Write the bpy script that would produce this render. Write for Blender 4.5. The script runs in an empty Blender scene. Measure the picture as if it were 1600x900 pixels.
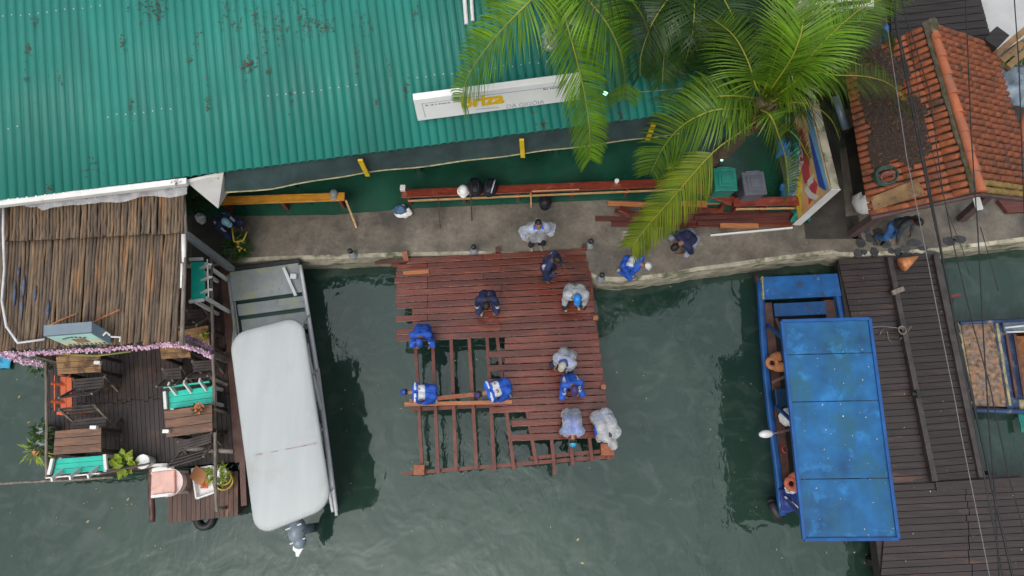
import bpy, bmesh, math, random
from mathutils import Vector as V, Matrix, noise as NZ
from math import sin, cos, pi, radians as R, atan, tan, sqrt
random.seed(7)
SC = bpy.context.scene
COL = SC.collection
# ---------------------------------------------------------------- camera geometry
H = 13.0; FPX = 1081.0; TILT = atan(300/1081)
def W(px, py, z=0.0):
    """point of the place at height z that the photograph shows at pixel (px, py) of 1600 x 900"""
    u = (px-800)/FPX; v = (450-py)/FPX
    dy = v*cos(TILT)+sin(TILT); dz = v*sin(TILT)-cos(TILT); s = (z-H)/dz
    return V((u*s, dy*s, z))
ZW = -0.6      # water
ZD = 0.06      # new deck top
# ---------------------------------------------------------------- object helpers
ROOT = {}
def tag(o, label=None, cat=None, group=None, kind=None):
    if label: o['label'] = label
    if cat: o['category'] = cat
    if group: o['group'] = group
    if kind: o['kind'] = kind
    return o
def thing(name, label, cat, loc, group=None):
    o = bpy.data.objects.new(name, None); COL.objects.link(o)
    o.empty_display_size = .1; o.location = loc
    ROOT[o.name] = V(loc)
    return tag(o, label, cat, group)
def root_loc(o):
    while o.parent: o = o.parent
    return o.location.copy()
class MB:
    def __init__(s): s.bm = bmesh.new()
    def face(s, pts):
        return s.bm.faces.new([s.bm.verts.new(p) for p in pts])
    def box(s, a, b):
        x0,y0,z0 = a; x1,y1,z1 = b
        return s.slab([(x0,y0,z1),(x1,y0,z1),(x1,y1,z1),(x0,y1,z1)], z1-z0)
    def slab(s, pts, th, d=(0,0,-1)):
        """polygon extruded by th along d"""
        d = V(d)*th; n = len(pts)
        pts = [V(p) for p in pts]
        nn = V((0,0,0))
        for i in range(n): nn += pts[i].cross(pts[(i+1) % n])
        if nn.dot(d) > 0: pts.reverse()
        t = [s.bm.verts.new(p) for p in pts]; b = [s.bm.verts.new(p+d) for p in pts]
        s.bm.faces.new(t); s.bm.faces.new(b[::-1])
        for i in range(n):
            j = (i+1) % n
            s.bm.faces.new([t[j], t[i], b[i], b[j]])
    def bar(s, p0, p1, w, h, up=(0,0,1), taper=1.0):
        p0 = V(p0); p1 = V(p1); t = (p1-p0).normalized(); up = V(up)
        sd = t.cross(up)
        if sd.length < 1e-4: sd = t.cross(V((0,1,0)))
        sd.normalize(); u = sd.cross(t).normalized()
        q = []
        for p, k in ((p0,1.0),(p1,taper)):
            q.append([s.bm.verts.new(p+sd*(a*w*k/2)+u*(b*h*k/2)) for a,b in ((-1,-1),(1,-1),(1,1),(-1,1))])
        a, b = q
        s.bm.faces.new(a); s.bm.faces.new(b[::-1])
        for i in range(4):
            j = (i+1) % 4
            s.bm.faces.new([a[j], a[i], b[i], b[j]])
    def tube(s, pts, r, n=8, cap=True, flat=1.0):
        pts = [V(p) for p in pts]; m = len(pts)
        rr = r if isinstance(r, (list, tuple)) else [r]*m
        rings = []; ref = V((0.13,0.31,1)).normalized()
        for i, p in enumerate(pts):
            t = (pts[min(i+1,m-1)]-pts[max(i-1,0)])
            t = t.normalized() if t.length > 1e-9 else V((0,0,1))
            a = t.cross(ref)
            if a.length < .05: a = t.cross(V((1,0,0)))
            a.normalize(); b = a.cross(t)
            rings.append([s.bm.verts.new(p+(a*cos(2*pi*k/n)+b*sin(2*pi*k/n)*flat)*rr[i]) for k in range(n)])
        for i in range(m-1):
            for k in range(n):
                j = (k+1) % n
                s.bm.faces.new([rings[i][j], rings[i][k], rings[i+1][k], rings[i+1][j]])
        if cap:
            s.bm.faces.new(rings[0]); s.bm.faces.new(rings[-1][::-1])
    def ell(s, c, r, rot=None, seg=10, rings=7):
        M = Matrix.Translation(V(c)) @ (rot.to_4x4() if rot else Matrix.Identity(4)) @ Matrix.Diagonal((r[0],r[1],r[2],1))
        return bmesh.ops.create_uvsphere(s.bm, u_segments=seg, v_segments=rings, radius=1, matrix=M)['verts']
    def ring(s, c, R0, r, n=20, m=7, axis=(0,0,1), arc=2*pi):
        axis = V(axis).normalized(); a = axis.orthogonal().normalized(); b = axis.cross(a)
        pts = [V(c)+(a*cos(arc*i/n)+b*sin(arc*i/n))*R0 for i in range(n+1)]
        s.tube(pts, r, m)
    def done(s):
        bmesh.ops.recalc_face_normals(s.bm, faces=s.bm.faces[:])
    def build(s, name, mat, parent=None, smooth=False, kind=None, label=None, recalc=True, origin=None, bevel=0):
        if recalc: s.done()
        if parent is not None: loc = root_loc(parent)
        elif origin is not None: loc = V(origin)
        else:
            co = [v.co for v in s.bm.verts]
            loc = V(((min(c.x for c in co)+max(c.x for c in co))/2, (min(c.y for c in co)+max(c.y for c in co))/2, min(c.z for c in co)))
        me = bpy.data.meshes.new(name)
        bmesh.ops.translate(s.bm, verts=s.bm.verts[:], vec=-loc)
        s.bm.to_mesh(me); s.bm.free()
        if smooth:
            for p in me.polygons: p.use_smooth = True
        for m in (mat if isinstance(mat, (list, tuple)) else [mat]): me.materials.append(m)
        o = bpy.data.objects.new(name, me); COL.objects.link(o)
        if parent is not None: o.parent = parent
        else: o.location = loc
        if bevel:
            md = o.modifiers.new('bevel','BEVEL'); md.width = bevel; md.segments = 2; md.limit_method = 'ANGLE'
        if kind: o['kind'] = kind
        if label: o['label'] = label
        return o
def solo(mb, name, mat, label, cat, group=None, **k):
    return tag(mb.build(name, mat, **k), label, cat, group)
def struct(mb, name, mat, kind='structure', **k):
    o = mb.build(name, mat, **k); o['kind'] = kind; return o
def text_mesh(mb, txt, origin, ux, uy, size, shear=0, bold=0, thick=.002, align='LEFT'):
    cu = bpy.data.curves.new('writing','FONT'); cu.body = txt; cu.size = size; cu.shear = shear; cu.offset = bold
    cu.align_x = align; cu.resolution_u = 3
    to = bpy.data.objects.new('writing', cu); COL.objects.link(to)
    dg = bpy.context.evaluated_depsgraph_get()
    me = bpy.data.meshes.new_from_object(to.evaluated_get(dg))
    bpy.data.objects.remove(to); bpy.data.curves.remove(cu)
    ux = V(ux).normalized(); uy = V(uy).normalized(); n = ux.cross(uy)
    vs = [mb.bm.verts.new(V(origin)+ux*v.co.x+uy*v.co.y+n*thick) for v in me.vertices]
    for p in me.polygons:
        try: mb.bm.faces.new([vs[i] for i in p.vertices])
        except ValueError: pass
    bpy.data.meshes.remove(me)
# ---------------------------------------------------------------- materials
def mat(name, col, rough=.6, var=.25, scale=5, col2=None, isl=0, isl2=None, bump=0, bscale=40, spec=.5, metal=0,
        dirt=None, dthr=(.55,.65), dscale=3, stretch=(1,1,1), dstretch=None, uv=False, coat=0, rot=0, rvar=0, detail=5, dirt2=None, d2thr=(.6,.65), d2scale=8, d2stretch=(1,1,1), transl=0, alpha=1, grain=0, gstretch=(1,1,1), gscale=30):
    m = bpy.data.materials.new(name); m.use_nodes = True
    nt = m.node_tree; N = nt.nodes; L = nt.links
    bs = N['Principled BSDF']
    tc = N.new('ShaderNodeTexCoord'); src = tc.outputs['UV' if uv else 'Object']
    def noise(sc, st, seed, det=detail, rg=.55):
        mp = N.new('ShaderNodeMapping'); L.new(src, mp.inputs[0]); mp.inputs['Scale'].default_value = st
        mp.inputs['Location'].default_value = (seed*3.7, seed*1.3, seed*.7); mp.inputs['Rotation'].default_value = (0,0,rot)
        t = N.new('ShaderNodeTexNoise'); t.inputs['Scale'].default_value = sc; t.inputs['Detail'].default_value = det
        t.inputs['Roughness'].default_value = rg
        L.new(mp.outputs[0], t.inputs['Vector']); return t.outputs[0]
    def ramp(x, a, b):
        r = N.new('ShaderNodeMapRange'); r.inputs['From Min'].default_value = a; r.inputs['From Max'].default_value = b
        L.new(x, r.inputs['Value']); return r.outputs[0]
    def mix(f, a, b, bt='MIX'):
        x = N.new('ShaderNodeMix'); x.data_type = 'RGBA'; x.blend_type = bt
        if isinstance(f, (int,float)): x.inputs[0].default_value = f
        else: L.new(f, x.inputs[0])
        for i, q in ((6,a),(7,b)):
            if isinstance(q, tuple): x.inputs[i].default_value = (*q[:3],1)
            else: L.new(q, x.inputs[i])
        return x.outputs[2]
    col2 = col2 or tuple(c*(1-var*1.6) for c in col)
    hi = tuple(min(.95, c*(1+var)) for c in col)
    c = mix(ramp(noise(scale, stretch, 1), .3, .7), col2, hi)
    if isl:
        g = N.new('ShaderNodeNewGeometry')
        lo = isl2 or tuple(q*.35 for q in col)
        pw = N.new('ShaderNodeMath'); pw.operation = 'POWER'; pw.inputs[1].default_value = 1.5
        L.new(g.outputs['Random Per Island'], pw.inputs[0])
        mu = N.new('ShaderNodeMath'); mu.operation = 'MULTIPLY'; mu.inputs[1].default_value = isl
        L.new(pw.outputs[0], mu.inputs[0])
        c = mix(mu.outputs[0], c, lo)
    if grain:
        c = mix(grain, c, mix(ramp(noise(gscale, gstretch, 9, 3), .3, .7), (.25,.25,.25), (1,1,1)), 'MULTIPLY')
    if dirt: c = mix(ramp(noise(dscale, dstretch or (1,1,1), 4, 6, .65), *dthr), c, dirt)
    if dirt2: c = mix(ramp(noise(d2scale, d2stretch, 6, 6, .65), *d2thr), c, dirt2)
    L.new(c, bs.inputs['Base Color'])
    bs.inputs['Metallic'].default_value = metal
    bs.inputs['Specular IOR Level'].default_value = spec
    bs.inputs['Coat Weight'].default_value = coat; bs.inputs['Coat Roughness'].default_value = .08
    if rvar:
        r = N.new('ShaderNodeMapRange'); r.inputs['From Min'].default_value = .35; r.inputs['From Max'].default_value = .65
        r.inputs['To Min'].default_value = max(.03, rough-rvar); r.inputs['To Max'].default_value = min(1, rough+rvar)
        L.new(noise(scale*.8, (1,1,1), 11), r.inputs['Value']); L.new(r.outputs[0], bs.inputs['Roughness'])
    else: bs.inputs['Roughness'].default_value = rough
    if bump:
        b = N.new('ShaderNodeBump'); b.inputs['Strength'].default_value = bump; b.inputs['Distance'].default_value = .02
        L.new(noise(bscale, stretch, 2), b.inputs['Height']); L.new(b.outputs[0], bs.inputs['Normal'])
    out = N['Material Output']
    if transl:
        t = N.new('ShaderNodeBsdfTranslucent'); L.new(c, t.inputs[0]); x = N.new('ShaderNodeMixShader'); x.inputs[0].default_value = transl
        L.new(bs.outputs[0], x.inputs[1]); L.new(t.outputs[0], x.inputs[2]); L.new(x.outputs[0], out.inputs[0])
    if alpha < 1:
        t = N.new('ShaderNodeBsdfTransparent'); x = N.new('ShaderNodeMixShader'); x.inputs[0].default_value = alpha
        fr = N.new('ShaderNodeLayerWeight'); fr.inputs[0].default_value = .35
        mr = ramp(fr.outputs['Facing'], 0, 1); mm = N.new('ShaderNodeMapRange'); L.new(mr, mm.inputs[0])
        mm.inputs['To Min'].default_value = alpha; mm.inputs['To Max'].default_value = min(1, alpha+.45)
        L.new(mm.outputs[0], x.inputs[0])
        L.new(t.outputs[0], x.inputs[1]); L.new(bs.outputs[0], x.inputs[2]); L.new(x.outputs[0], out.inputs[0])
    return m
M = {}
M['concrete'] = mat('concrete', (.205,.180,.146), .62, .25, 1.6, col2=(.105,.093,.075), bump=.35, bscale=25, dirt=(.072,.066,.056), dthr=(.46,.66), dscale=1.3, dirt2=(.40,.36,.29), d2thr=(.64,.76), d2scale=2.3, rvar=.3, grain=.35, gscale=14)
M['quay_face'] = mat('quay_face', (.42,.39,.30), .8, .3, 2.5, dirt=(.10,.11,.06), dthr=(.5,.62), dscale=2.5, dstretch=(1,1,3), bump=.5, bscale=18)
M['green_floor'] = mat('green_floor', (.014,.085,.052), .38, .25, 1.2, dirt=(.012,.05,.032), dthr=(.5,.7), dscale=1.5, rvar=.15)
M['dark_concrete'] = mat('dark_concrete', (.062,.056,.047), .7, .35, 2, dirt=(.035,.033,.028), dthr=(.45,.6), dscale=1.6, bump=.4, bscale=20)
M['roof_green'] = mat('roof_green', (.011,.200,.163), .62, .14, 1.1, uv=True, stretch=(1,.15,1), dirt=(.075,.055,.05), dthr=(.66,.8), dscale=2.4, dstretch=(3.2,.7,1), dirt2=(.012,.15,.125), d2thr=(.5,.7), d2scale=1.2, d2stretch=(1,.2,1), rvar=.1)
M['white_paint'] = mat('white_paint', (.78,.78,.76), .5, .06, 4, dirt=(.45,.42,.38), dthr=(.6,.8), dscale=6)
M['grey_canvas'] = mat('grey_canvas', (.042,.075,.078), .55, .2, 3, bump=.3, bscale=8)
M['canvas_rim'] = mat('canvas_rim', (.40,.37,.22), .6, .3, 8)
M['yellow'] = mat('yellow_paint', (.72,.50,.02), .5, .12, 6)
M['orange_bench'] = mat('varnished_yellow_wood', (.60,.27,.035), .35, .2, 5, stretch=(1,6,6), dirt=(.38,.14,.03), dthr=(.55,.7), dscale=3, spec=.4)
M['red_bench'] = mat('varnished_red_wood', (.20,.038,.022), .32, .3, 5, stretch=(1,6,6), dirt=(.30,.10,.06), dthr=(.58,.7), dscale=4)
M['light_wood'] = mat('light_wood', (.55,.33,.15), .6, .2, 6, stretch=(1,5,5))
M['red_planks'] = mat('wet_red_planks', (.170,.033,.016), .17, .2, 3, isl=.8, isl2=(.080,.018,.011), coat=.15, stretch=(.35,7,4), dirt=(.22,.058,.030), dthr=(.52,.7), dscale=2.0, dstretch=(.6,3,1), bump=.25, bscale=12, rvar=.12, spec=.6, grain=.35, gstretch=(.12,5,1), gscale=14)
M['red_joist'] = mat('red_joist', (.15,.040,.027), .4, .25, 4, bump=.2, bscale=15)
M['dark_timber'] = mat('dark_red_timber', (.115,.034,.026), .4, .3, 4, isl=.6, isl2=(.05,.016,.014), stretch=(.4,5,5))
M['orange_timber'] = mat('orange_timber', (.42,.16,.06), .5, .25, 5, stretch=(.5,6,6))
M['stump'] = mat('sawn_stump', (.30,.10,.045), .6, .3, 12)
M['dark_planks'] = mat('dark_brown_planks', (.046,.031,.027), .38, .25, 3, isl=.75, isl2=(.024,.017,.017), stretch=(7,.35,3), bump=.3, bscale=12, rvar=.15, dirt=(.10,.055,.035), dthr=(.55,.72), dscale=1.6, spec=.5, grain=.4, gstretch=(5,.15,1), gscale=14)
M['dock_planks'] = mat('grey_dock_planks', (.054,.039,.036), .35, .2, 3, isl=.7, isl2=(.034,.028,.030), stretch=(.35,7,3), bump=.3, bscale=12, rvar=.15, dirt=(.15,.075,.05), dthr=(.6,.72), dscale=1.3, dstretch=(.5,3,1), spec=.5, grain=.4, gstretch=(.12,5,1), gscale=14)
M['dock_dark'] = mat('dock_dark_planks', (.032,.023,.021), .42, .3, 3, isl=.6, isl2=(.02,.016,.016), stretch=(.35,7,3), bump=.3, bscale=12, rvar=.12, dirt=(.062,.032,.026), dthr=(.6,.7), dscale=1.5, dstretch=(.6,3,1))
M['dock_beam'] = mat('dock_beam', (.055,.046,.044), .45, .3, 5, bump=.3)
M['low_planks'] = mat('brown_platform_planks', (.12,.062,.042), .42, .25, 3, isl=.7, isl2=(.05,.028,.022), stretch=(7,.35,3), bump=.3, bscale=12, dirt=(.24,.11,.06), dthr=(.55,.7), dscale=2.2, dstretch=(3,.6,1), grain=.4, gstretch=(5,.15,1), gscale=14)
M['roof_poles'] = mat('weathered_poles', (.27,.19,.12), .8, .3, 4, isl=.85, isl2=(.095,.076,.066), stretch=(6,.5,3), dirt=(.32,.165,.07), dthr=(.55,.68), dscale=1.7, dstretch=(5,.5,1), bump=.5, bscale=14, dirt2=(.06,.045,.036), d2thr=(.52,.68), d2scale=2.6, d2stretch=(4,.5,1), grain=.5, gstretch=(3,.3,1), gscale=18)
M['grey_wood'] = mat('grey_wood', (.22,.19,.16), .75, .3, 6, stretch=(3,.6,3), bump=.4)
M['table_wood'] = mat('table_wood', (.165,.088,.055), .5, .3, 4, isl=.4, stretch=(.6,6,4), dirt=(.28,.13,.07), dthr=(.5,.65), dscale=2.2, dstretch=(.6,3,1), bump=.3, bscale=10)
M['table_yellow'] = mat('table_light_wood', (.33,.19,.08), .5, .3, 4, stretch=(.6,6,4), dirt=(.12,.065,.03), dthr=(.5,.6), dscale=3)
M['chair_wood'] = mat('dark_chair_wood', (.055,.042,.038), .5, .3, 6)
M['teal'] = mat('turquoise_paint', (.018,.56,.43), .4, .1, 5, dirt=(.06,.42,.36), dthr=(.6,.75), dscale=5)
M['teal_dark'] = mat('turquoise_plastic', (.012,.36,.25), .4, .1, 5)
M['orange_plastic'] = mat('orange_plastic', (.60,.12,.035), .45, .12, 5, dirt=(.4,.07,.03), dthr=(.6,.7), dscale=6)
M['pink_plastic'] = mat('pink_plastic', (.72,.45,.38), .5, .08, 5, dirt=(.55,.28,.22), dthr=(.52,.7), dscale=5)
M['pale_pink'] = mat('pale_pink_plastic', (.74,.58,.55), .45, .06, 5)
M['garland'] = mat('pink_garland', (.88,.58,.72), .8, .25, 20, isl=.5, isl2=(.78,.46,.64))
M['garland_mauve'] = mat('mauve_garland', (.34,.20,.33), .8, .25, 20, isl=.5, isl2=(.2,.13,.2))
M['cardboard'] = mat('cardboard', (.45,.20,.085), .8, .1, 6)
M['foam'] = mat('white_foam', (.85,.85,.84), .7, .04, 6)
M['black'] = mat('black_rubber', (.022,.023,.026), .55, .3, 8, bump=.2)
M['bag_black'] = mat('black_bag', (.012,.014,.022), .6, .3, 12, bump=.6, bscale=18)
M['grey_paint'] = mat('grey_paint', (.26,.29,.31), .5, .12, 4, dirt=(.16,.16,.15), dthr=(.55,.7), dscale=5)
M['boat_canopy'] = mat('pale_grey_canopy', (.435,.47,.475), .5, .045, 1.2, dirt=(.375,.38,.375), dthr=(.5,.75), dscale=1.3, stretch=(4,.5,1), dirt2=(.38,.33,.30), d2thr=(.68,.82), d2scale=5, d2stretch=(1,.5,1))
M['boat_grey'] = mat('boat_grey_paint', (.235,.265,.275), .5, .14, 3, dirt=(.27,.30,.19), dthr=(.48,.66), dscale=2.4, dirt2=(.12,.12,.12), d2thr=(.6,.75), d2scale=6)
M['boat_inside'] = mat('boat_inside', (.06,.075,.085), .6, .2, 3)
M['groove'] = mat('green_groove', (.018,.055,.05), .5, .2, 3)
M['alu'] = mat('painted_pipe', (.55,.57,.60), .35, .08, 5)
M['motor'] = mat('grey_motor', (.20,.25,.30), .35, .15, 6)
M['white_gloss'] = mat('white_gloss', (.85,.86,.86), .3, .03, 5)
M['blue_canopy'] = mat('blue_canopy_paint', (.009,.132,.345), .42, .3, 1.7, dirt=(.015,.105,.17), dthr=(.46,.66), dscale=1.25, dstretch=(1.5,.7,1), dirt2=(.02,.19,.47), d2thr=(.56,.68), d2scale=2.6, bump=.1, bscale=5, grain=.25, gscale=5)
M['blue_boat'] = mat('blue_boat_paint', (.010,.110,.34), .42, .2, 3, dirt=(.035,.06,.10), dthr=(.55,.68), dscale=3.5, dirt2=(.05,.22,.50), d2thr=(.6,.7), d2scale=7, bump=.15)
M['blue_rim'] = mat('blue_rim_paint', (.010,.090,.31), .4, .2, 3)
M['brown_wood'] = mat('brown_wet_wood', (.10,.045,.034), .5, .3, 5, bump=.3)
M['dark_inside'] = mat('dark_hull_inside', (.016,.014,.013), .7, .3, 4)
M['old_deck'] = mat('worn_peach_paint', (.30,.19,.115), .75, .5, 12, bump=.5, bscale=20, grain=.5, gscale=22, dirt=(.10,.105,.13), dthr=(.46,.72), dscale=6, dirt2=(.30,.15,.08), d2thr=(.55,.65), d2scale=3)
M['old_blue'] = mat('worn_blue_paint', (.020,.050,.135), .6, .3, 4, dirt=(.20,.19,.14), dthr=(.55,.66), dscale=5, dirt2=(.02,.03,.05), d2thr=(.55,.68), d2scale=3)
M['old_pale'] = mat('worn_pale_paint', (.17,.22,.26), .6, .3, 4, dirt=(.10,.14,.24), dthr=(.52,.6), dscale=5)
M['old_cream'] = mat('worn_cream', (.33,.30,.17), .7, .3, 6, dirt=(.12,.13,.10), dthr=(.5,.6), dscale=8)
M['rust'] = mat('rusty_floor', (.26,.105,.028), .7, .35, 5, dirt=(.10,.045,.02), dthr=(.5,.6), dscale=5)
M['tile'] = mat('clay_tiles', (.42,.125,.052), .7, .2, 9, isl=.6, isl2=(.20,.075,.045), dirt=(.10,.065,.045), dthr=(.55,.68), dscale=2.4, bump=.4, bscale=30, dirt2=(.13,.07,.05), d2thr=(.56,.7), d2scale=9)
M['tile_moss'] = mat('mossy_tiles', (.24,.15,.045), .8, .3, 9, isl=.5, isl2=(.20,.17,.05))
M['tile_base'] = mat('roof_underlay', (.045,.026,.02), .9, .3, 6)
M['ridge_tile'] = mat('ridge_tiles', (.42,.125,.055), .65, .15, 6, isl=.5, isl2=(.28,.115,.07), dirt=(.20,.12,.08), dthr=(.56,.7), dscale=5)
M['mortar'] = mat('mossy_mortar', (.10,.085,.06), .9, .3, 14, dirt=(.05,.055,.02), dthr=(.5,.6), dscale=8)
M['litter'] = mat('leaf_litter', (.095,.062,.045), .9, .3, 12, isl=.6, isl2=(.03,.02,.016))
M['litter_bed'] = mat('litter_bed', (.055,.036,.028), .95, .4, 25, bump=1, bscale=60)
M['roof_debris'] = mat('dry_leaf_debris', (.12,.062,.04), .9, .3, 12, isl=.7, isl2=(.05,.03,.025))
M['float_leaf'] = mat('floating_leaf', (.40,.35,.20), .7, .2, 12, isl=.7, isl2=(.16,.09,.04))
M['hose'] = mat('green_hose', (.022,.06,.045), .45, .2, 6)
M['mauve'] = mat('mauve_cord', (.17,.09,.115), .6, .1, 6)
M['dark_roof'] = mat('dark_plank_roof', (.022,.019,.018), .7, .35, 4, stretch=(.4,7,3), bump=.4, bscale=12)
M['grey_wall'] = mat('grey_white_wall', (.46,.47,.47), .7, .08, 1.6, dirt=(.33,.33,.33), dthr=(.5,.7), dscale=1.5)
M['plank_beam'] = mat('ochre_beam', (.22,.13,.055), .65, .3, 4, rot=0, stretch=(1,1,1), dirt=(.11,.06,.03), dthr=(.5,.6), dscale=4)
M['tarp'] = mat('blue_grey_tarp', (.22,.29,.36), .5, .4, 4, bump=.8, bscale=6)
M['blue_cloth'] = mat('blue_cloth', (.012,.16,.48), .6, .2, 6, bump=.6, bscale=9)
M['teal_cloth'] = mat('teal_cloth', (.012,.20,.16), .6, .25, 6, bump=.6, bscale=9)
M['zinc'] = mat('zinc_sheet', (.16,.22,.26), .4, .2, 3, metal=.2)
M['bin_teal'] = mat('bin_teal', (.014,.22,.17), .4, .15, 6)
M['bin_grey'] = mat('bin_grey', (.12,.13,.16), .4, .15, 6)
M['slab_brown'] = mat('purple_brown_paint', (.115,.072,.070), .6, .2, 5)
M['cable'] = mat('black_cable', (.018,.019,.022), .6, .2, 6)
M['pale_cable'] = mat('pale_cable', (.20,.19,.20), .6, .1, 6)
M['wire_yellow'] = mat('yellow_wire', (.22,.22,.06), .6, .1, 6)
M['white_cable'] = mat('white_cable', (.62,.62,.64), .5, .15, 5)
M['stone'] = mat('dark_paving_stone', (.040,.042,.046), .55, .3, 8, isl=.6, isl2=(.075,.075,.075), bump=.6, bscale=20)
M['terracotta'] = mat('terracotta', (.58,.24,.10), .55, .2, 6, dirt=(.40,.14,.05), dthr=(.5,.65), dscale=6)
M['leaf'] = mat('palm_leaf', (.135,.245,.018), .42, .25, 2.5, isl=.8, isl2=(.040,.105,.010), spec=.4, transl=.26)
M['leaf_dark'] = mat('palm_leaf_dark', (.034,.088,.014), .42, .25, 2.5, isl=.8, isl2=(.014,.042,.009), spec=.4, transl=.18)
M['leaf_yellow'] = mat('palm_leaf_yellowed', (.215,.27,.016), .42, .25, 2.5, isl=.9, isl2=(.055,.125,.012), spec=.4, transl=.22)
M['leaf_bright'] = mat('palm_leaf_bright', (.185,.36,.018), .42, .25, 2.5, isl=.7, isl2=(.06,.165,.010), spec=.4, transl=.25)
M['rachis'] = mat('palm_rachis', (.27,.29,.030), .5, .15, 3)
M['trunk'] = mat('palm_trunk', (.16,.12,.08), .85, .3, 8, bump=.8, bscale=30)
M['husk'] = mat('palm_husk', (.12,.075,.035), .9, .4, 20, isl=.5)
M['shrub'] = mat('shrub_leaf', (.05,.125,.022), .5, .3, 4, isl=.7, isl2=(.02,.06,.012), transl=.2)
M['shrub_yellow'] = mat('yellow_green_leaf', (.33,.42,.03), .5, .2, 4, isl=.7, isl2=(.14,.26,.02), transl=.25)
M['flower'] = mat('yellow_flower', (.65,.50,.06), .6, .2, 8)
M['flower_red'] = mat('red_flower', (.60,.14,.06), .6, .2, 8)
M['plastic_clear'] = mat('clear_plastic', (.62,.64,.68), .25, .2, 7, bump=1.0, bscale=8, alpha=.5)
M['plastic_silver'] = mat('crumpled_foil', (.55,.58,.62), .25, .4, 14, bump=1.0, bscale=14, metal=.4)
# clothes
M['skin'] = mat('skin', (.30,.155,.095), .55, .1, 6)
M['skin_dark'] = mat('skin_deep', (.15,.075,.048), .55, .1, 6)
M['eye'] = mat('eye', (.02,.015,.012), .3, 0, 6)
M['lip'] = mat('lip', (.26,.09,.075), .5, .05, 6)
M['hair'] = mat('black_hair', (.014,.012,.011), .6, .3, 20, bump=.5)
M['navy'] = mat('navy_cloth', (.016,.026,.085), .8, .3, 7, bump=.8, bscale=14)
M['royal'] = mat('royal_blue_cloth', (.016,.095,.50), .75, .25, 7, bump=.8, bscale=14)
M['navy_tee'] = mat('navy_tee_cloth', (.014,.020,.068), .85, .25, 7, bump=.7, bscale=12)
M['reflective'] = mat('grey_white_reflective', (.52,.56,.62), .45, .12, 9)
M['jeans'] = mat('jeans', (.045,.14,.36), .85, .25, 8, bump=.6, bscale=16)
M['jeans_pale'] = mat('pale_jeans', (.24,.27,.33), .85, .2, 8, bump=.6, bscale=16)
M['dark_trousers'] = mat('dark_trousers', (.018,.022,.034), .85, .25, 8, bump=.6, bscale=16)
M['grey_top'] = mat('dark_grey_top', (.040,.048,.058), .8, .25, 8, bump=.6, bscale=16)
M['boot'] = mat('grey_boot', (.27,.25,.22), .7, .2, 9)
M['boot_dark'] = mat('dark_shoe', (.05,.045,.042), .7, .2, 9)
M['poncho'] = mat('clear_raincoat', (.66,.72,.84), .2, .2, 6, bump=1.0, bscale=22, alpha=.30, spec=.9)
M['poncho_white'] = mat('white_raincoat', (.74,.79,.88), .2, .2, 7, bump=1.0, bscale=22, alpha=.42, spec=.9)
M['poncho_grey'] = mat('grey_poncho', (.66,.69,.72), .2, .3, 8, bump=1.0, bscale=22, alpha=.5, spec=.9)
M['cap_blue'] = mat('bright_blue_cap', (.015,.22,.68), .4, .1, 8)
M['cap_royal'] = mat('royal_cap', (.02,.075,.36), .6, .1, 8)
M['cap_turq'] = mat('turquoise_cap', (.02,.36,.58), .5, .1, 8)
M['cap_beige'] = mat('beige_cap', (.40,.40,.34), .7, .1, 8)
M['cap_purple'] = mat('purple_navy_cap', (.045,.028,.12), .7, .1, 8)
M['cap_sky'] = mat('pale_blue_cap', (.24,.46,.55), .6, .1, 8)
M['cap_grey'] = mat('pale_grey_cap', (.55,.57,.60), .6, .1, 8)
M['sign_yellow'] = mat('sign_yellow', (.85,.55,.01), .5, .03, 5)
M['sign_grey'] = mat('sign_grey', (.38,.40,.50), .5, .03, 5)
M['sign_black'] = mat('sign_dark', (.05,.05,.06), .5, .03, 5)
M['sign_blue'] = mat('sign_blue_line', (.20,.36,.55), .5, .03, 5)
M['b_yellow'] = mat('banner_yellow', (.80,.60,.04), .5, .15, 4)
M['b_orange'] = mat('banner_orange', (.75,.38,.16), .5, .15, 4)
M['b_red'] = mat('banner_red', (.60,.07,.08), .5, .12, 4)
M['b_sky'] = mat('banner_sky', (.22,.50,.70), .5, .15, 4)
M['b_blue'] = mat('banner_blue', (.045,.10,.45), .5, .15, 4)
M['b_pink'] = mat('banner_peach', (.78,.50,.22), .5, .15, 4)
M['light_face'] = mat('pale_sign_face', (.42,.66,.60), .45, .1, 3)
M['light_face2'] = mat('cream_sign_face', (.62,.62,.42), .45, .1, 3)
M['picture'] = mat('brown_picture', (.30,.17,.10), .5, .25, 20)
M['sign_back'] = mat('slate_blue_metal', (.13,.19,.24), .4, .1, 5)
def lamp_mat():
    m = bpy.data.materials.new('green_lamp'); m.use_nodes = True; b = m.node_tree.nodes['Principled BSDF']
    b.inputs['Base Color'].default_value = (.3,.9,.5,1); b.inputs['Emission Color'].default_value = (.35,1,.6,1); b.inputs['Emission Strength'].default_value = 2.6
    return m
M['lamp'] = lamp_mat()
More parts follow.
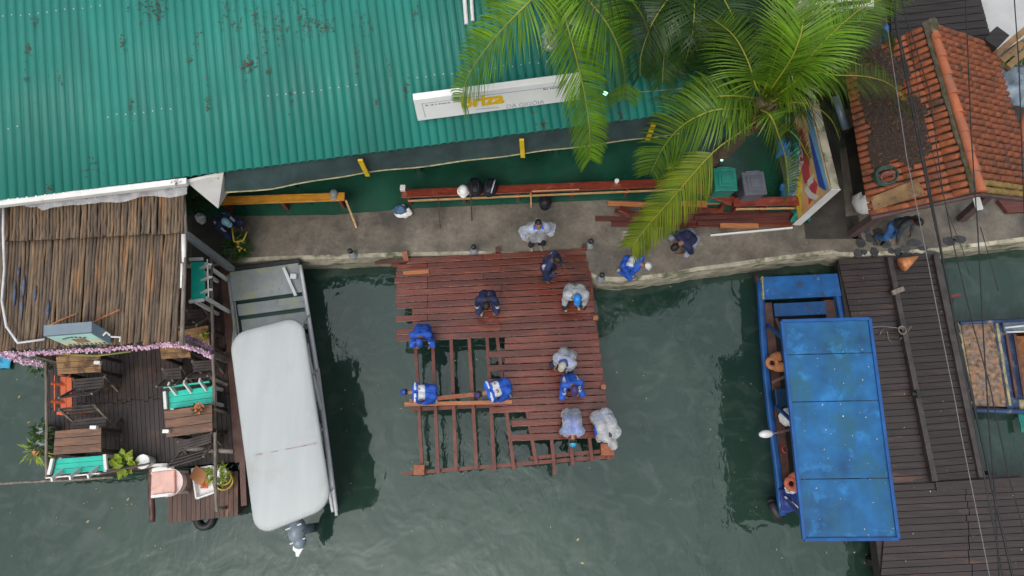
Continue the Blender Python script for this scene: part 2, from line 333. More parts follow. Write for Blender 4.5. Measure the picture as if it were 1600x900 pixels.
def water_mat():
    m = bpy.data.materials.new('canal_water'); m.use_nodes = True
    nt = m.node_tree; N = nt.nodes; L = nt.links; bs = N['Principled BSDF']
    tc = N.new('ShaderNodeTexCoord')
    def noise(sc, st, det, dist=0, loc=0, rz=0):
        mp = N.new('ShaderNodeMapping'); L.new(tc.outputs['Object'], mp.inputs[0]); mp.inputs['Scale'].default_value = st
        mp.inputs['Location'].default_value = (loc,loc*.6,0); mp.inputs['Rotation'].default_value = (0,0,rz)
        t = N.new('ShaderNodeTexNoise'); t.inputs['Scale'].default_value = sc; t.inputs['Detail'].default_value = det
        t.inputs['Distortion'].default_value = dist; L.new(mp.outputs[0], t.inputs['Vector']); return t.outputs[0]
    def mr(x, a, b, c=0, d=1):
        r = N.new('ShaderNodeMapRange'); L.new(x, r.inputs[0])
        for k, v in zip(('From Min','From Max','To Min','To Max'), (a,b,c,d)): r.inputs[k].default_value = v
        return r.outputs[0]
    def mix(f, a, b):
        x = N.new('ShaderNodeMix'); x.data_type = 'RGBA'; L.new(f, x.inputs[0])
        for i, q in ((6,a),(7,b)):
            if isinstance(q, tuple): x.inputs[i].default_value = (*q,1)
            else: L.new(q, x.inputs[i])
        return x.outputs[2]
    c = mix(mr(noise(.35,(1,1,1),4,.5), .35, .65), (.012,.032,.025), (.022,.048,.035))
    # thin pale streaks, cloud reflections painted into the base colour, and surface film
    streak = mr(noise(1.6,(1,1.3,1),8,1.6,5,.5), .50, .78, 0, .50)
    c = mix(streak, c, (.070,.095,.085))
    fleck = mr(noise(9,(1,1,1),3,.4,9), .74, .80, 0, .35)
    c = mix(fleck, c, (.12,.13,.11))
    L.new(c, bs.inputs['Base Color'])
    bs.inputs['Roughness'].default_value = .05; bs.inputs['Specular IOR Level'].default_value = .80; bs.inputs['IOR'].default_value = 1.5; bs.inputs['Specular Tint'].default_value = (.90,1,.95,1)
    # ripples: a slow swell and small wind ripples that come and go in patches
    a = noise(1.5,(1,1,1),2,.6,2); b = noise(7,(1,.6,1),2,.9,4,.6); p = mr(noise(.32,(1,1,1),2,0,7), .42, .62, .06, 1)
    mul = N.new('ShaderNodeMath'); mul.operation = 'MULTIPLY'; L.new(b, mul.inputs[0]); L.new(p, mul.inputs[1])
    b1 = N.new('ShaderNodeBump'); b1.inputs['Strength'].default_value = .35; b1.inputs['Distance'].default_value = .05; L.new(a, b1.inputs['Height'])
    b2 = N.new('ShaderNodeBump'); b2.inputs['Strength'].default_value = .5; b2.inputs['Distance'].default_value = .012; L.new(mul.outputs[0], b2.inputs['Height'])
    L.new(b1.outputs[0], b2.inputs['Normal']); L.new(b2.outputs[0], bs.inputs['Normal'])
    return m
M['water'] = water_mat()
M['smear'] = mat('faded_blue_paint',(.07,.13,.27),.8,.4,9,dirt=(.16,.12,.08),dthr=(.45,.6),dscale=9)
# ---------------------------------------------------------------- setting
mb = MB(); mb.face([(-300,-300,ZW),(300,-300,ZW),(300,300,ZW),(-300,300,ZW)]); struct(mb, 'water', M['water'], origin=(0,0,ZW))
# quay: land north of the canal, its edge broken by hand
edge = [(-60,3.6),(-9.5,3.75)] + [W(x,y,0)[:2] for x,y in ((330,414),(365,408),(430,404),(520,402),(620,398),(760,396),(880,400),(915,425),(936,436),(985,437),(1040,430),(1090,421),(1130,416),(1200,406),(1255,399),(1300,394),(1312,398),(1400,396),(1465,391),(1530,383),(1600,374))] + [(14,4.9),(60,7)]
top = [(x,y,0) for x,y in edge]
mb = MB()
mb.face(top+[(60,6,0) if False else (60,300,0),(-60,300,0)])
g = struct(mb, 'walkway', M['concrete'], origin=(0,0,0))
mb = MB()
def chipped(i, x): return .02*NZ.noise(V((x*2.3, 3.1, 0)))
pts = []
for (x0,y0),(x1,y1) in zip(edge, edge[1:]):
    n = max(1, int(min(20, abs(x1-x0))/.12)) if abs(x0) < 15 and abs(x1) < 15 else 1
    for k in range(n): pts.append((x0+(x1-x0)*k/n, y0+(y1-y0)*k/n))
pts.append(edge[-1])
rows = []
for x, y in pts:
    n1 = NZ.noise(V((x*1.7,0,5))); n2 = NZ.noise(V((x*4,2,5)))
    rows.append([mb.bm.verts.new(p) for p in ((x,y+.05,.004),(x,y-.03+.025*n2,-.002),(x,y-.07+.03*n1,-.22),(x,y-.05+.04*n2,-.5),(x,y+.02,-1.6))])
for a, b in zip(rows, rows[1:]):
    for k in range(4): mb.bm.faces.new([a[k],b[k],b[k+1],a[k+1]])
struct(mb, 'quay_edge', M['quay_face'], smooth=False, origin=(0,0,0))
# terrace floor (green painted) on the land
tf = [W(330,338,0),W(520,336,0),W(640,326,0),W(820,318,0),W(960,312,0),W(1080,318,0),W(1240,352,0)]
poly = [(p.x,p.y,.03) for p in tf]+[(5.6,11,.03),(-9,11,.03),(-9,5.3,.03)]
mb = MB(); mb.slab(poly, .05); struct(mb, 'terrace_floor', M['green_floor'], origin=(0,0,0))
# side alley floor between the banner wall and the tiled hut, and soil strip by the shelter
mb = MB(); mb.slab([(5.84,4.62,.012),(6.95,4.62,.012),(6.95,12,.012),(5.84,12,.012)], .03); struct(mb, 'alley_floor', M['dark_concrete'], origin=(0,0,0))
mb = MB(); mb.slab([W(300,300,.01),W(352,316,.01),W(365,385,.01),W(350,412,.01),W(300,412,.01)], .04); struct(mb, 'soil', M['dark_concrete'], origin=(0,0,0))
# concrete kerb strip of the alley
mb = MB(); mb.slab([W(1312,232,.02),W(1332,228,.02),W(1352,334,.02),W(1322,338,.02)], .03); struct(mb, 'alley_path', M['concrete'], origin=(0,0,0))
# dark paving stones set in the walkway
mb = MB(); rs = random.Random(5)
for px,py,w,h in ((1345,380,16,17),(1358,372,14,18),(1372,379,18,14),(1340,396,15,16),(1366,394,13,17),(1384,383,16,12),(1392,392,11,11),(1403,394,12,14),(1415,389,18,11),(1416,398,19,9),(1432,399,20,9),(1428,380,22,12),(1455,397,24,12),(1483,377,20,14),(1500,374,20,13),(1352,358,15,14),(1372,362,16,12),(1336,370,11,10),(1350,394,10,9),(1380,369,10,9),(1442,388,16,9)):
    c = W(px,py,0); k = 12.9/FPX; n = rs.randint(5,7); a0 = rs.random()*6
    mb.slab([(c.x+cos(a0+2*pi*i/n)*w*k*.55*rs.uniform(.85,1.15), c.y+sin(a0+2*pi*i/n)*h*k*.55*rs.uniform(.85,1.15), .012) for i in range(n)], .03)
struct(mb, 'paving_stones', M['stone'], origin=(0,0,0))
# painted white kerb line along the lumber
mb = MB(); a = W(1110,368,.03); b = W(1238,356,.03)
mb.bar(a, b, .028, .05); solo(mb, 'white_kerb', M['white_paint'], 'thin white painted kerb on the walkway in front of the lumber', 'kerb')
# ---------------------------------------------------------------- restaurant building
bl = thing('restaurant_building', 'big restaurant with green corrugated roof and grey rolled canvas above the green terrace', 'building', (-1,8,0))
E0 = W(0,315,2.8); E1 = W(1010,185,2.8)
ud = (E1-E0); ud.z = 0; ud.normalize(); vd = V((-ud.y, ud.x, 0)); SL = tan(R(8))
mb = MB(); uvl = mb.bm.loops.layers.uv.new('UVMap')
pitch = .143; S = 8; u0 = -3.5; u1 = 12.55; n = int((u1-u0)/pitch*S)
vs = [0, 3.0, 6.0, 9.0]
cols = []
for i in range(n+1):
    u = u0+i*pitch/S; ph = (i % S)/S
    w = .050*(abs(cos(pi*ph))**.45)
    cols.append([(mb.bm.verts.new(E0+ud*u+vd*(v+.012*NZ.noise(V((u*3,v,0)))*(v == 0))+V((0,0,v*SL+w+.006*NZ.noise(V((u*.9,v,1)))))), (u,v)) for v in vs])
for a, b in zip(cols, cols[1:]):
    for k in range(len(vs)-1):
        f = mb.bm.faces.new([a[k][0], b[k][0], b[k+1][0], a[k+1][0]]); f.smooth = True
        for l, q in zip(f.loops, (a[k][1], b[k][1], b[k+1][1], a[k+1][1])): l[uvl].uv = q
o = mb.build('corrugated_roof', M['roof_green'], bl, recalc=False)
md = o.modifiers.new('thick','SOLIDIFY'); md.thickness = .012; md.offset = -1
# fixing screws with pale washers along the purlins
mb = MB()
for v in (1.15, 3.05, 3.75, 5.4):
    for k in range(int((u1-u0)/pitch)):
        if NZ.noise(V((k*.11, v, 2))) < -.12: continue
        p = E0+ud*(u0+k*pitch)+vd*(v+.02*random.uniform(-1,1))+V((0,0,v*SL+.046))
        mb.tube([p, p+V((0,0,.012))], [.013,.008], 6)
mb.build('roof_screws', M['alu'], bl, kind='stuff')
# white gutter over the shelter
mb = MB(); a = W(-30,322,2.78); b = W(293,284,2.78)
mb.bar(a, b, .10, .09); mb.build('gutter', M['white_paint'], bl)
# white side panel
mb = MB(); mb.slab([W(292,285,2.74),W(349,272,2.74),W(357,300,1.95),W(341,326,1.95)], .05, (0,1,0)); mb.build('white_panel', M['white_paint'], bl)
mb = MB(); mb.bar(W(340,274,2.7)+V((0,-.03,0)), W(357,299,1.97)+V((0,-.03,0)), .03, .03); mb.build('panel_trim', M['yellow'], bl)
# grey roll-down canvas with sagging rim, just under the eave
mb = MB(); rim = []; 
xs = [352+(1062-352)*i/48 for i in range(49)]
def eave_py(x): return 315+(x-0)*(185-315)/1010.0
def low_py(x):
    sag = [(352,300),(430,293),(505,279),(568,269),(640,261),(700,254),(760,246),(816,239),(880,231),(950,222),(1012,214),(1062,207)]
    for (a,b),(c,d) in zip(sag, sag[1:]):
        if a <= x <= c: return b+(d-b)*(x-a)/(c-a)
    return 207
topv, botv = [], []
for x in xs:
    t = W(x, eave_py(x), 2.74)+V((0,.03,0)); 
    b = W(x, low_py(x)+.8*sin(x*.05), 2.25); b.y = b.y
    topv.append(t); botv.append(b)
for i in range(len(xs)-1):
    mb.slab([topv[i],topv[i+1],botv[i+1],botv[i]], .012, (0,1,.2))
bmesh.ops.remove_doubles(mb.bm, verts=mb.bm.verts[:], dist=.0005)
mb.build('canvas_blind', M['grey_canvas'], bl)
mb = MB(); mb.tube([p+V((0,-.012,-.008)) for p in botv], .012, 6); mb.build('blind_rim', M['canvas_rim'], bl)
for x0,y0,x1,y1 in ((563,246,575,270),(815,214,817,241),(1021,190,1011,216)):
    mb = MB(); mb.bar(W(x0,y0,2.78)+V((0,-.045,0)), W(x1,y1,2.26)+V((0,-.05,0)), .075, .035, up=(0,-1,0)); mb.build('yellow_bracket', M['yellow'], bl)
# inside: back wall, posts
mb = MB(); mb.box((-9,9.6,0),(5.4,9.75,4.0)); mb.build('back_wall', M['green_floor'], bl)
for x in (-4.4,-1.9,.9,3.4):
    p = E0+ud*(x-E0.x)/ud.x; mb = MB(); mb.box((p.x-.05,p.y+.9,.03),(p.x+.05,p.y+1.0,2.85)); mb.build('post', M['green_floor'], bl)
# dry leaves lying on the green roof
mb = MB(); rs = random.Random(11)
def roof_pt(px, py):
    # intersect the pixel ray with the sloped roof
    z = 3.2
    for _ in range(12):
        p = W(px,py,z); v = (p-E0).dot(vd); z = 2.8+v*SL+.052
    return W(px,py,z)
def leaf(mb, p, s, a, tilt=.25, asp=.4):
    d = V((cos(a),sin(a),rs.uniform(-tilt,tilt))); q = V((-sin(a),cos(a),rs.uniform(-tilt,tilt)))*asp
    mb.face([p-d*s, p-q*s*.7+d*s*.1, p+d*s, p+q*s*.7+d*s*.1])
for px,py,n,sx,sy in ((388,103,26,10,7),(235,14,24,22,10),(248,12,18,8,14),(480,35,34,22,14),(510,42,14,12,6),(325,155,10,5,14),(297,95,5,4,5),(43,79,8,5,5),(55,33,5,4,6),(205,170,8,4,9),(435,35,14,14,14),(413,60,9,6,16),(455,160,5,3,9),(400,30,10,8,10),(190,70,6,4,9),(558,90,8,4,14),(608,110,6,4,12),(633,140,7,5,9),(95,125,4,4,10),(150,265,8,14,16),(370,35,8,10,10),(350,20,6,8,12),(310,60,6,4,18),(570,40,8,12,12),(650,20,6,10,8),(275,285,5,6,4),(75,295,5,6,4),(850,195,9,5,5),(968,180,8,4,9),(835,180,5,4,8),(420,112,4,3,3),(40,120,3,3,9),(590,165,4,3,9)):
    for _ in range(int(n*2.6)):
        x = px+rs.gauss(0,sx*.6); y = py+rs.gauss(0,sy*1.0); p = roof_pt(x,y); leaf(mb, p+V((0,0,rs.uniform(0,.02))), rs.uniform(.012,.034), rs.random()*6.3, .35)
for _ in range(230):
    x = rs.uniform(0,1000); y = rs.uniform(0,250)
    if y > eave_py(x)-6: continue
    leaf(mb, roof_pt(x,y), rs.uniform(.006,.016), rs.random()*6.3, .4)
struct(mb, 'roof_leaf_debris', M['roof_debris'], 'stuff', recalc=False)
# white pole and pale pipe standing on the roof, top of frame
mb = MB(); mb.tube([roof_pt(729,38), roof_pt(723,-40)+V((0,0,.1))], .035, 8); mb.tube([roof_pt(739,34)+V((0,0,.02)), roof_pt(734,-40)+V((0,0,.14))], .03, 8)
solo(mb, 'white_pipe', M['white_paint'], 'pair of white pipes lying on the green roof beside the palm', 'pipe')
# ---------------------------------------------------------------- roof sign
sg = thing('roof_sign', 'long white signboard with yellow lettering standing on the green roof', 'sign', W(770,165,3.05))
bl0 = W(653,189,3.08); br0 = W(905,156,3.08); 
sx = (br0-bl0).normalized(); up = V((0,.22,1)).normalized(); up = (up - sx*up.dot(sx)).normalized()
ht = .47; tl = bl0+up*ht; tr = br0+up*ht; bk = sx.cross(up)*-1   # bk points away from the viewer
bk = V((-sx.y, sx.x, 0)).normalized()
mb = MB(); mb.slab([bl0,br0,tr,tl], .115, bk); mb.build('sign_box', M['white_gloss'], sg, bevel=.006)
wd = (br0-bl0).length
def SP(u, v, off=.004): return bl0+sx*(u*wd)+up*(v*ht)-bk*off
mb = MB()
for a, b in (((.045,.80),(.99,.80)),((.045,.80),(.050,.14))): mb.bar(SP(*a), SP(*b), .008, .004, up=-bk)
mb.build('blue_line', M['sign_blue'], sg)
mb = MB(); text_mesh(mb, 'Briza', SP(.27,.36), sx, up, .34, bold=.014); mb.build('yellow_lettering', M['sign_yellow'], sg)
mb = MB(); text_mesh(mb, 'DA GIGÓIA', SP(.545,.06), sx, up, .12); 
mb.bar(SP(.40,.20), SP(.50,.155), .012, .003, up=-bk); mb.bar(SP(.36,.20), SP(.40,.20), .010, .003, up=-bk)
mb.build('grey_lettering', M['sign_grey'], sg)
mb = MB(); rs = random.Random(3)
for u0_, u1_, v in ((.065,.215,.66),(.775,.87,.70)):
    u = u0_; first = True
    while u < u1_:
        w = rs.uniform(.003,.007)*(1.6 if first else 1); h = .036*(1.4 if first else rs.uniform(.7,1))
        if first or rs.random() > .18: mb.slab([SP(u,v),SP(u+w,v),SP(u+w,v+h*1.4),SP(u,v+h*1.4)], .003, bk)
        u += w+.004; first = False
mb.build('small_lettering', M['sign_black'], sg)
# ---------------------------------------------------------------- banner wall
bw = thing('banner_wall', 'head-high white-ended wall with mossy top carrying a colourful banner', 'wall', (5.7,6,0))
mb = MB(); X0, X1 = 5.60, 5.77; Y0, Y1 = 4.93, 7.6
top_s = W(1312,295,1.74)
X1 = top_s.x+.0; X0 = X1-.14; Y0 = top_s.y; sk = -.10
def wx(y): return (y-Y0)*sk
mb.slab([(X0,Y0,1.74),(X1,Y0,1.74),(X1+wx(Y1),Y1,1.74),(X0+wx(Y1),Y1,1.74)], 1.74); mb.build('masonry', M['quay_face'], bw)
mb = MB(); mb.slab([(X0-.02,Y0-.012,1.76),(X1+.01,Y0-.012,1.76),(X1+.01,Y0-.012,0),(X0-.02,Y0-.012,0)], .012, (0,-1,0)); mb.build('white_end', M['white_paint'], bw)
def BP(s, t, off=.012):   # s along the wall from the white end (m), t height
    y = Y0+s; return V((X0+wx(y)-off, y, t))
mb = MB(); mb.slab([BP(.0,1.72),BP(1.75,1.72),BP(1.75,.75),BP(.9,.45),BP(.0,.30)], .008, (-1,0,0)); mb.build('banner_sheet', M['b_pink'], bw)
def patch(pts, m, name, off): 
    mb = MB(); mb.slab([BP(s,t,off) for s,t in pts], .002, (-1,0,0)); mb.build(name, m, bw)
patch([(.02,.32),(.9,.47),(1.2,.6),(1.1,.8),(.7,.85),(.3,.62),(.02,.45)], M['b_yellow'], 'yellow_patch', .022)
patch([(.02,1.70),(1.72,1.70),(1.72,1.55),(1.2,1.50),(.6,1.53),(.1,1.45)], M['b_sky'], 'sky_patch', .022)
patch([(.02,1.60),(.5,1.56),(1.1,1.52),(1.3,1.46),(.7,1.40),(.2,1.38)], M['b_blue'], 'blue_patch', .026)
patch([(1.72,1.2),(1.72,.95),(1.3,.9),(1.25,1.2)], M['b_orange'], 'orange_patch', .022)
patch([(1.45,1.28),(1.45,1.0),(1.0,.90),(.48,.88),(.42,1.12),(.85,1.24)], M['b_red'], 'red_patch', .026)
patch([(.05,.85),(.28,.95),(.45,1.25),(.25,1.35),(.12,1.2)], M['b_red'], 'red_shape', .026)
patch([(.05,1.3),(.22,1.08),(.42,.95),(.36,.82),(.16,.95),(.03,1.15)], M['white_paint'], 'white_ribbon', .029)
patch([(.36,1.22),(.50,1.28),(.48,1.02),(.38,.98)], M['white_paint'], 'white_patch', .029)
patch([(.03,.52),(.2,.62),(.2,.85),(.03,.8)], M['b_orange'], 'orange_shape', .026)
mb = MB(); text_mesh(mb, 'BRIZA', BP(1.38,.99,.031), (-sk*0-0*1,-1,0), (0,0,1), .24, bold=.006, thick=.001); mb.build('white_lettering', M['white_paint'], bw)
# things around the banner
mb = MB()
zs = [W(1225,240,.9),W(1262,232,1.05),W(1258,300,.5),W(1232,305,.5)]
nn = 44
for i in range(nn):
    t0, t1 = i/nn, (i+1)/nn
    q = []
    for t in (t0,t1):
        a = zs[0].lerp(zs[1],t); b = zs[3].lerp(zs[2],t); w = V((0,0,.02*sin(t*2*pi*7))); q.append((a+w,b+w))
    mb.slab([q[0][0],q[1][0],q[1][1],q[0][1]], .006)
bmesh.ops.remove_doubles(mb.bm, verts=mb.bm.verts[:], dist=.0008)
solo(mb, 'zinc_sheet', M['zinc'], 'corrugated grey sheet leaning against the banner wall', 'metal sheet')
def cloth(name, px, py, z, w, h, m, label, seed, cat='cloth'):
    c = W(px,py,z); mb = MB(); n = 12; g = []
    for i in range(n+1):
        row = []
        for j in range(n+1):
            a, b = i/n-.5, j/n-.5
            nz = NZ.noise(V((a*3+seed,b*3,seed))); n2 = NZ.noise(V((a*7+seed,b*7,seed+4)))
            r = 1+.25*NZ.noise(V((math.atan2(b,a)*1.2,seed,0)))
            row.append(mb.bm.verts.new(c+V((a*w*r, b*h*r, max((-z if z > 0 else 0)+.01,.13*nz+.06*n2-.5*(a*a+b*b))))))
        g.append(row)
    for i in range(n):
        for j in range(n): mb.bm.faces.new([g[i][j],g[i+1][j],g[i+1][j+1],g[i][j+1]])
    o = solo(mb, name, m, label, cat, smooth=True)
    md = o.modifiers.new('t','SOLIDIFY'); md.thickness = .02; md.offset = -1
    return o
cloth('blue_cloth', 1230, 224, 1.0, .30, .40, M['blue_cloth'], 'bright blue cloth hanging over the top of the grey metal sheet', 3)
cloth('teal_cloth', 1256, 218, 1.1, .38, .62, M['teal_cloth'], 'teal cloth draped beside the upper banner under the palm', 8)
cloth('blue_tarp', 1242, 292, .55, .42, .36, M['blue_cloth'], 'blue tarp bunched at the end of the red bench', 14)
cloth('green_sack', 1257, 328, .35, .42, .34, M['teal_cloth'], 'crumpled sea-green sack at the foot of the white wall end', 21, 'sack')
mb = MB(); c = W(1243,296,.5); mb.ell(c+V((-.06,-.03,-.1)), (.11,.10,.16)); solo(mb, 'grey_jug', M['grey_paint'], 'small grey jug tucked beside the blue tarp', 'jug', smooth=True)
# ---------------------------------------------------------------- benches on the terrace edge
def long_bench(name, label, a, b, z, depth, m, nlegs, legm, group=None, stretcher=None):
    a = V(a); b = V(b); t = (b-a).normalized(); n = V((-t.y,t.x,0))
    if n.y < 0: n = -n
    o = thing(name, label, 'bench', ((a+b)/2*1.0).to_tuple()[:2]+(.03,), group)
    mb = MB(); mb.slab([a,b,b+n*depth,a+n*depth], .045); mb.build('seat', m, o, bevel=.006)
    L = (b-a).length
    for i in range(nlegs):
        s = .12+(L-.24)*i/max(1,nlegs-1)
        mb = MB(); p = a+t*s+n*.05
        mb.bar(p+V((0,0,-.045)), V((p.x,p.y,.03)), .06, .05); q = a+t*s+n*(depth-.05)
        mb.bar(q+V((0,0,-.045)), V((q.x,q.y,.03)), .06, .05)
        mb.bar(V((p.x,p.y,.2)), V((q.x,q.y,.2)), .04, .05)
        mb.build('leg', legm, o)
    if stretcher:
        mb = MB(); mb.bar(a+t*.1+n*.02+V((0,0,-.22)), b-t*.1+n*.02+V((0,0,-.22)), .03, .035); mb.build('stretcher', stretcher, o)
    return o
long_bench('long_bench', 'bright yellow-orange varnished plank bench by the white wall panel', W(337,320,.5), W(538,313,.5), .5, .17, M['orange_bench'], 3, M['red_bench'])
long_bench('long_bench', 'longest dark red plank bench running along the terrace edge under the backpacks', W(627,309,.5), W(1078,290,.5), .5, .17, M['red_bench'], 6, M['red_bench'], stretcher=M['light_wood'])
long_bench('long_bench', 'short slanting red-brown bench section meeting a level one in front of the bins', W(1080,296,.5), W(1143,321,.5), .5, .20, M['red_bench'], 2, M['red_bench'])
long_bench('long_bench', 'level red-brown bench in front of the bins ending at the banner wall', W(1147,322,.5), W(1256,320,.5), .5, .18, M['red_bench'], 3, M['red_bench'], stretcher=M['light_wood'])
mb = MB(); mb.bar(W(540,312,.42), W(557,356,.02), .035, .03); solo(mb, 'timber_stick', M['light_wood'], 'pale timber stick slanting down from the yellow bench end', 'stick')
mb = MB(); mb.bar(W(829,298,.47), W(830,324,.05), .03, .03); mb.bar(W(831,299,.5), W(905,296,.52), .02, .02); solo(mb, 'timber_prop', M['light_wood'], 'pale wooden prop leaning on the long red bench near the black bucket', 'stick')
# things on the benches
mb = MB(); c = W(522,303,.5); mb.ell(c+V((0,0,.03)), (.075,.09,.05)); mb.ell(c+V((0,-.08,.015)), (.065,.06,.01)); solo(mb, 'cap', M['grey_paint'], 'grey cap left on the yellow bench', 'cap', smooth=True)
def helmet(name, c, m, label):
    o = thing(name, label, 'helmet', c)
    mb = MB(); bmesh.ops.create_uvsphere(mb.bm, u_segments=18, v_segments=10, radius=1, matrix=Matrix.Translation(c+V((0,0,.02))) @ Matrix.Diagonal((.105,.125,.13,1)))
    bmesh.ops.delete(mb.bm, geom=[v for v in mb.bm.verts if v.co.z < c.z+.0], context='VERTS'); mb.build('shell', m, o, smooth=True)
    mb = MB(); mb.ring(c+V((0,0,.02)), .112, .010, 22, 6); mb.slab([c+V((x*.07, -.10-.05*(1-x*x), .02)) for x in (-1,-.5,0,.5,1)]+[c+V((.07,-.09,.02)),c+V((-.07,-.09,.02))], .01)
    mb.build('brim', m, o, smooth=True)
helmet('hard_hat', W(724,299,.51), M['white_gloss'], 'white hard hat resting on the long red bench')
def backpack(c, a, m, label, white=False):
    o = thing('backpack', label, 'backpack', c, 'backpacks on the red bench'); rz = Matrix.Rotation(a,3,'Z')
    mb = MB(); mb.ell(c+V((0,0,.11)), (.145,.20,.12), rz, 14, 10); mb.ell(c+rz@V((0,-.06,.19)), (.10,.11,.06), rz); mb.build('bag_body', m, o, smooth=True)
    for s in (-1,1):
        mb = MB(); mb.tube([c+rz@V((s*.05,.17,.14)), c+rz@V((s*.07,.10,.25)), c+rz@V((s*.07,-.02,.265)), c+rz@V((s*.06,-.14,.20))], .014, 6); mb.build('strap', M['reflective'] if white and s > 0 else m, o, smooth=True)
backpack(W(743,296,.51), .1, M['bag_black'], 'round black backpack beside the white hard hat on the bench')
backpack(W(766,297,.51), -.25, M['bag_black'], 'black backpack with a pale strap, the one farther from the hard hat', True)
mb = MB(); c = W(851,322,.0); 
mb.tube([c+V((0,0,.0)), c+V((0,0,.26)), c+V((0,0,.27)), c+V((0,0,.25)), c+V((0,0,.05))], [.10,.135,.128,.12,.08], 18); mb.ring(c+V((0,0,.27)), .132, .008, 20, 6)
solo(mb, 'bucket', M['bag_black'], 'black rubber bucket standing on the walkway under the long bench', 'bucket', smooth=True)
cup = MB(); c = W(963,285,.51); cup.tube([c, c+V((0,0,.08))], [.035,.045], 12); solo(cup, 'cup', M['white_gloss'], 'small white cup standing on the long red bench', 'cup')
mb = MB(); c = W(630,296,.51); mb.box(c+V((-.05,-.05,0)), c+V((.05,.06,.09))); solo(mb, 'small_box', M['white_paint'], 'small white box at the end of the long red bench', 'box', bevel=.006)
mb = MB(); c = W(710,302,.35); mb.ring(c, .06, .008, 16, 5); mb.ring(c+V((.02,.0,.06)), .05, .008, 16, 5); solo(mb, 'wire_coil', M['grey_wood'], 'small coil of wire hanging off the front of the red bench', 'wire coil')
def bagmesh(mb, c, w, h, z, seed, rz=0):
    m3 = Matrix.Rotation(rz,3,'Z')
    for v in mb.ell((0,0,0), (1,1,1), None, 18, 12):
        p = v.co.copy(); k = 1+.28*NZ.noise(p*1.6+V((seed,0,0)))+.10*NZ.noise(p*4+V((seed,2,0)))
        v.co = V(c)+m3@V((p.x*w*k, p.y*h*k, max(0,(p.z*.5+.42)*z*k)))
b = thing('plastic_bag', 'white and blue plastic bag on the walkway by the end of the red bench', 'bag', W(630,332,0))
mb = MB(); bagmesh(mb, W(631,334,0), .17, .13, .22, 2); mb.build('bag_body', M['foam'], b, smooth=True)
mb = MB(); bagmesh(mb, W(627,331,.06), .15, .10, .24, 5); mb.build('blue_wrap', mat('blue_grey_cloth',(.07,.15,.27),.7,.4,8,bump=.6,bscale=10), b, smooth=True)
mb = MB(); mb.tube([W(685,302,.5), W(686,330,.25), W(688,357,.01)], .008, 5); solo(mb, 'thin_rod', M['brown_wood'], 'thin brown rod leaning on the red bench nearer the plastic bag', 'rod')
mb = MB(); mb.tube([W(736,300,.52), W(737,345,.01)], .012, 6); solo(mb, 'iron_bar', M['brown_wood'], 'dark iron bar leaning on the red bench under the backpacks', 'bar')
# bins
def bin_(px, py, m, label, rz):
    c = W(px,py,.9); c.z = .03; o = thing('wheelie_bin', label, 'bin', c, 'bins behind the red bench'); m3 = Matrix.Rotation(rz,3,'Z')
    def q(w,d,z,off=0): return [c+m3@V((x*w,y*d+off,z)) for x,y in ((-1,-1),(1,-1),(1,1),(-1,1))]
    mb = MB(); a = [mb.bm.verts.new(p) for p in q(.15,.16,0)]; b = [mb.bm.verts.new(p) for p in q(.20,.215,.84)]
    for i in range(4): mb.bm.faces.new([a[i],a[(i+1)%4],b[(i+1)%4],b[i]])
    mb.bm.faces.new(a); mb.bm.faces.new(b); mb.build('bin_body', m, o, bevel=.02)
    mb = MB(); mb.slab(q(.215,.235,.90), .055); mb.slab(q(.14,.15,.925), .03); lid = mb.build('lid', m, o, bevel=.022)
    mb = MB(); mb.slab(q(.085,.09,.945), .025); mb.build('raised_centre', m, lid, bevel=.008); mb = MB(); mb.bar(c+m3@V((-.14,.245,.88)), c+m3@V((.14,.245,.88)), .03, .03); mb.build('handle', m, lid, bevel=.008)
    for s in (-1,1):
        mb = MB(); p = c+m3@V((s*.17,.17,.10)); ax = m3@V((1,0,0)); mb.tube([p-ax*.025, p+ax*.025], .10, 16); mb.build('wheel', M['black'], o)
bin_(1133,281, M['bin_teal'], 'teal wheeled bin behind the red bench', .0)
bin_(1178,287, M['bin_grey'], 'grey wheeled bin behind the red bench', .06)
# ---------------------------------------------------------------- lumber on the walkway
rs = random.Random(21)
lum = [(950,318,1105,324,.06,'o'),(930,342,1080,342,.02,'d'),(955,350,1090,352,.02,'d'),(1000,330,1245,336,.03,'d'),(1005,338,1242,342,.03,'d'),(1010,346,1245,347,.03,'d'),(1040,352,1238,351,.03,'r'),(1085,341,1245,334,.08,'d'),(1090,349,1180,347,.09,'d'),(1125,353,1185,353,.10,'o'),(1020,324,1130,330,.09,'r'),(1060,318,1125,316,.12,'o'),(985,336,1110,330,.12,'d'),(960,330,1035,350,.06,'r'),(968,325,1010,345,.10,'r')]
names = ['topmost orange','lone thin dark','second dark board beside the lone one','dark red','dark','dark','pale-faced red','slanting dark','short dark','short orange','red','pale orange end','dark slanting','short red','short']
labs = ['orange board at the back of the lumber heap under the red bench','lone thin dark plank poking out farthest from the lumber heap','dark plank next to the lone thin one at the edge of the lumber heap','dark red board of the lumber heap nearest the red bench','dark red board second from the bench in the lumber heap','dark red board in the middle of the lumber heap by the banner wall','reddish board of the lumber heap nearest the white kerb','board lying slanted across the right end of the lumber heap','short dark offcut lying on top of the lumber heap','short orange offcut on top of the lumber heap by the white kerb','red board on top of the lumber heap under the slanting bench','pale orange board end just below the slanting bench','dark board lying across the heap beneath the palm frond','short red board sticking out of the heap under the palm frond','shortest red board crossing the heap under the palm frond']
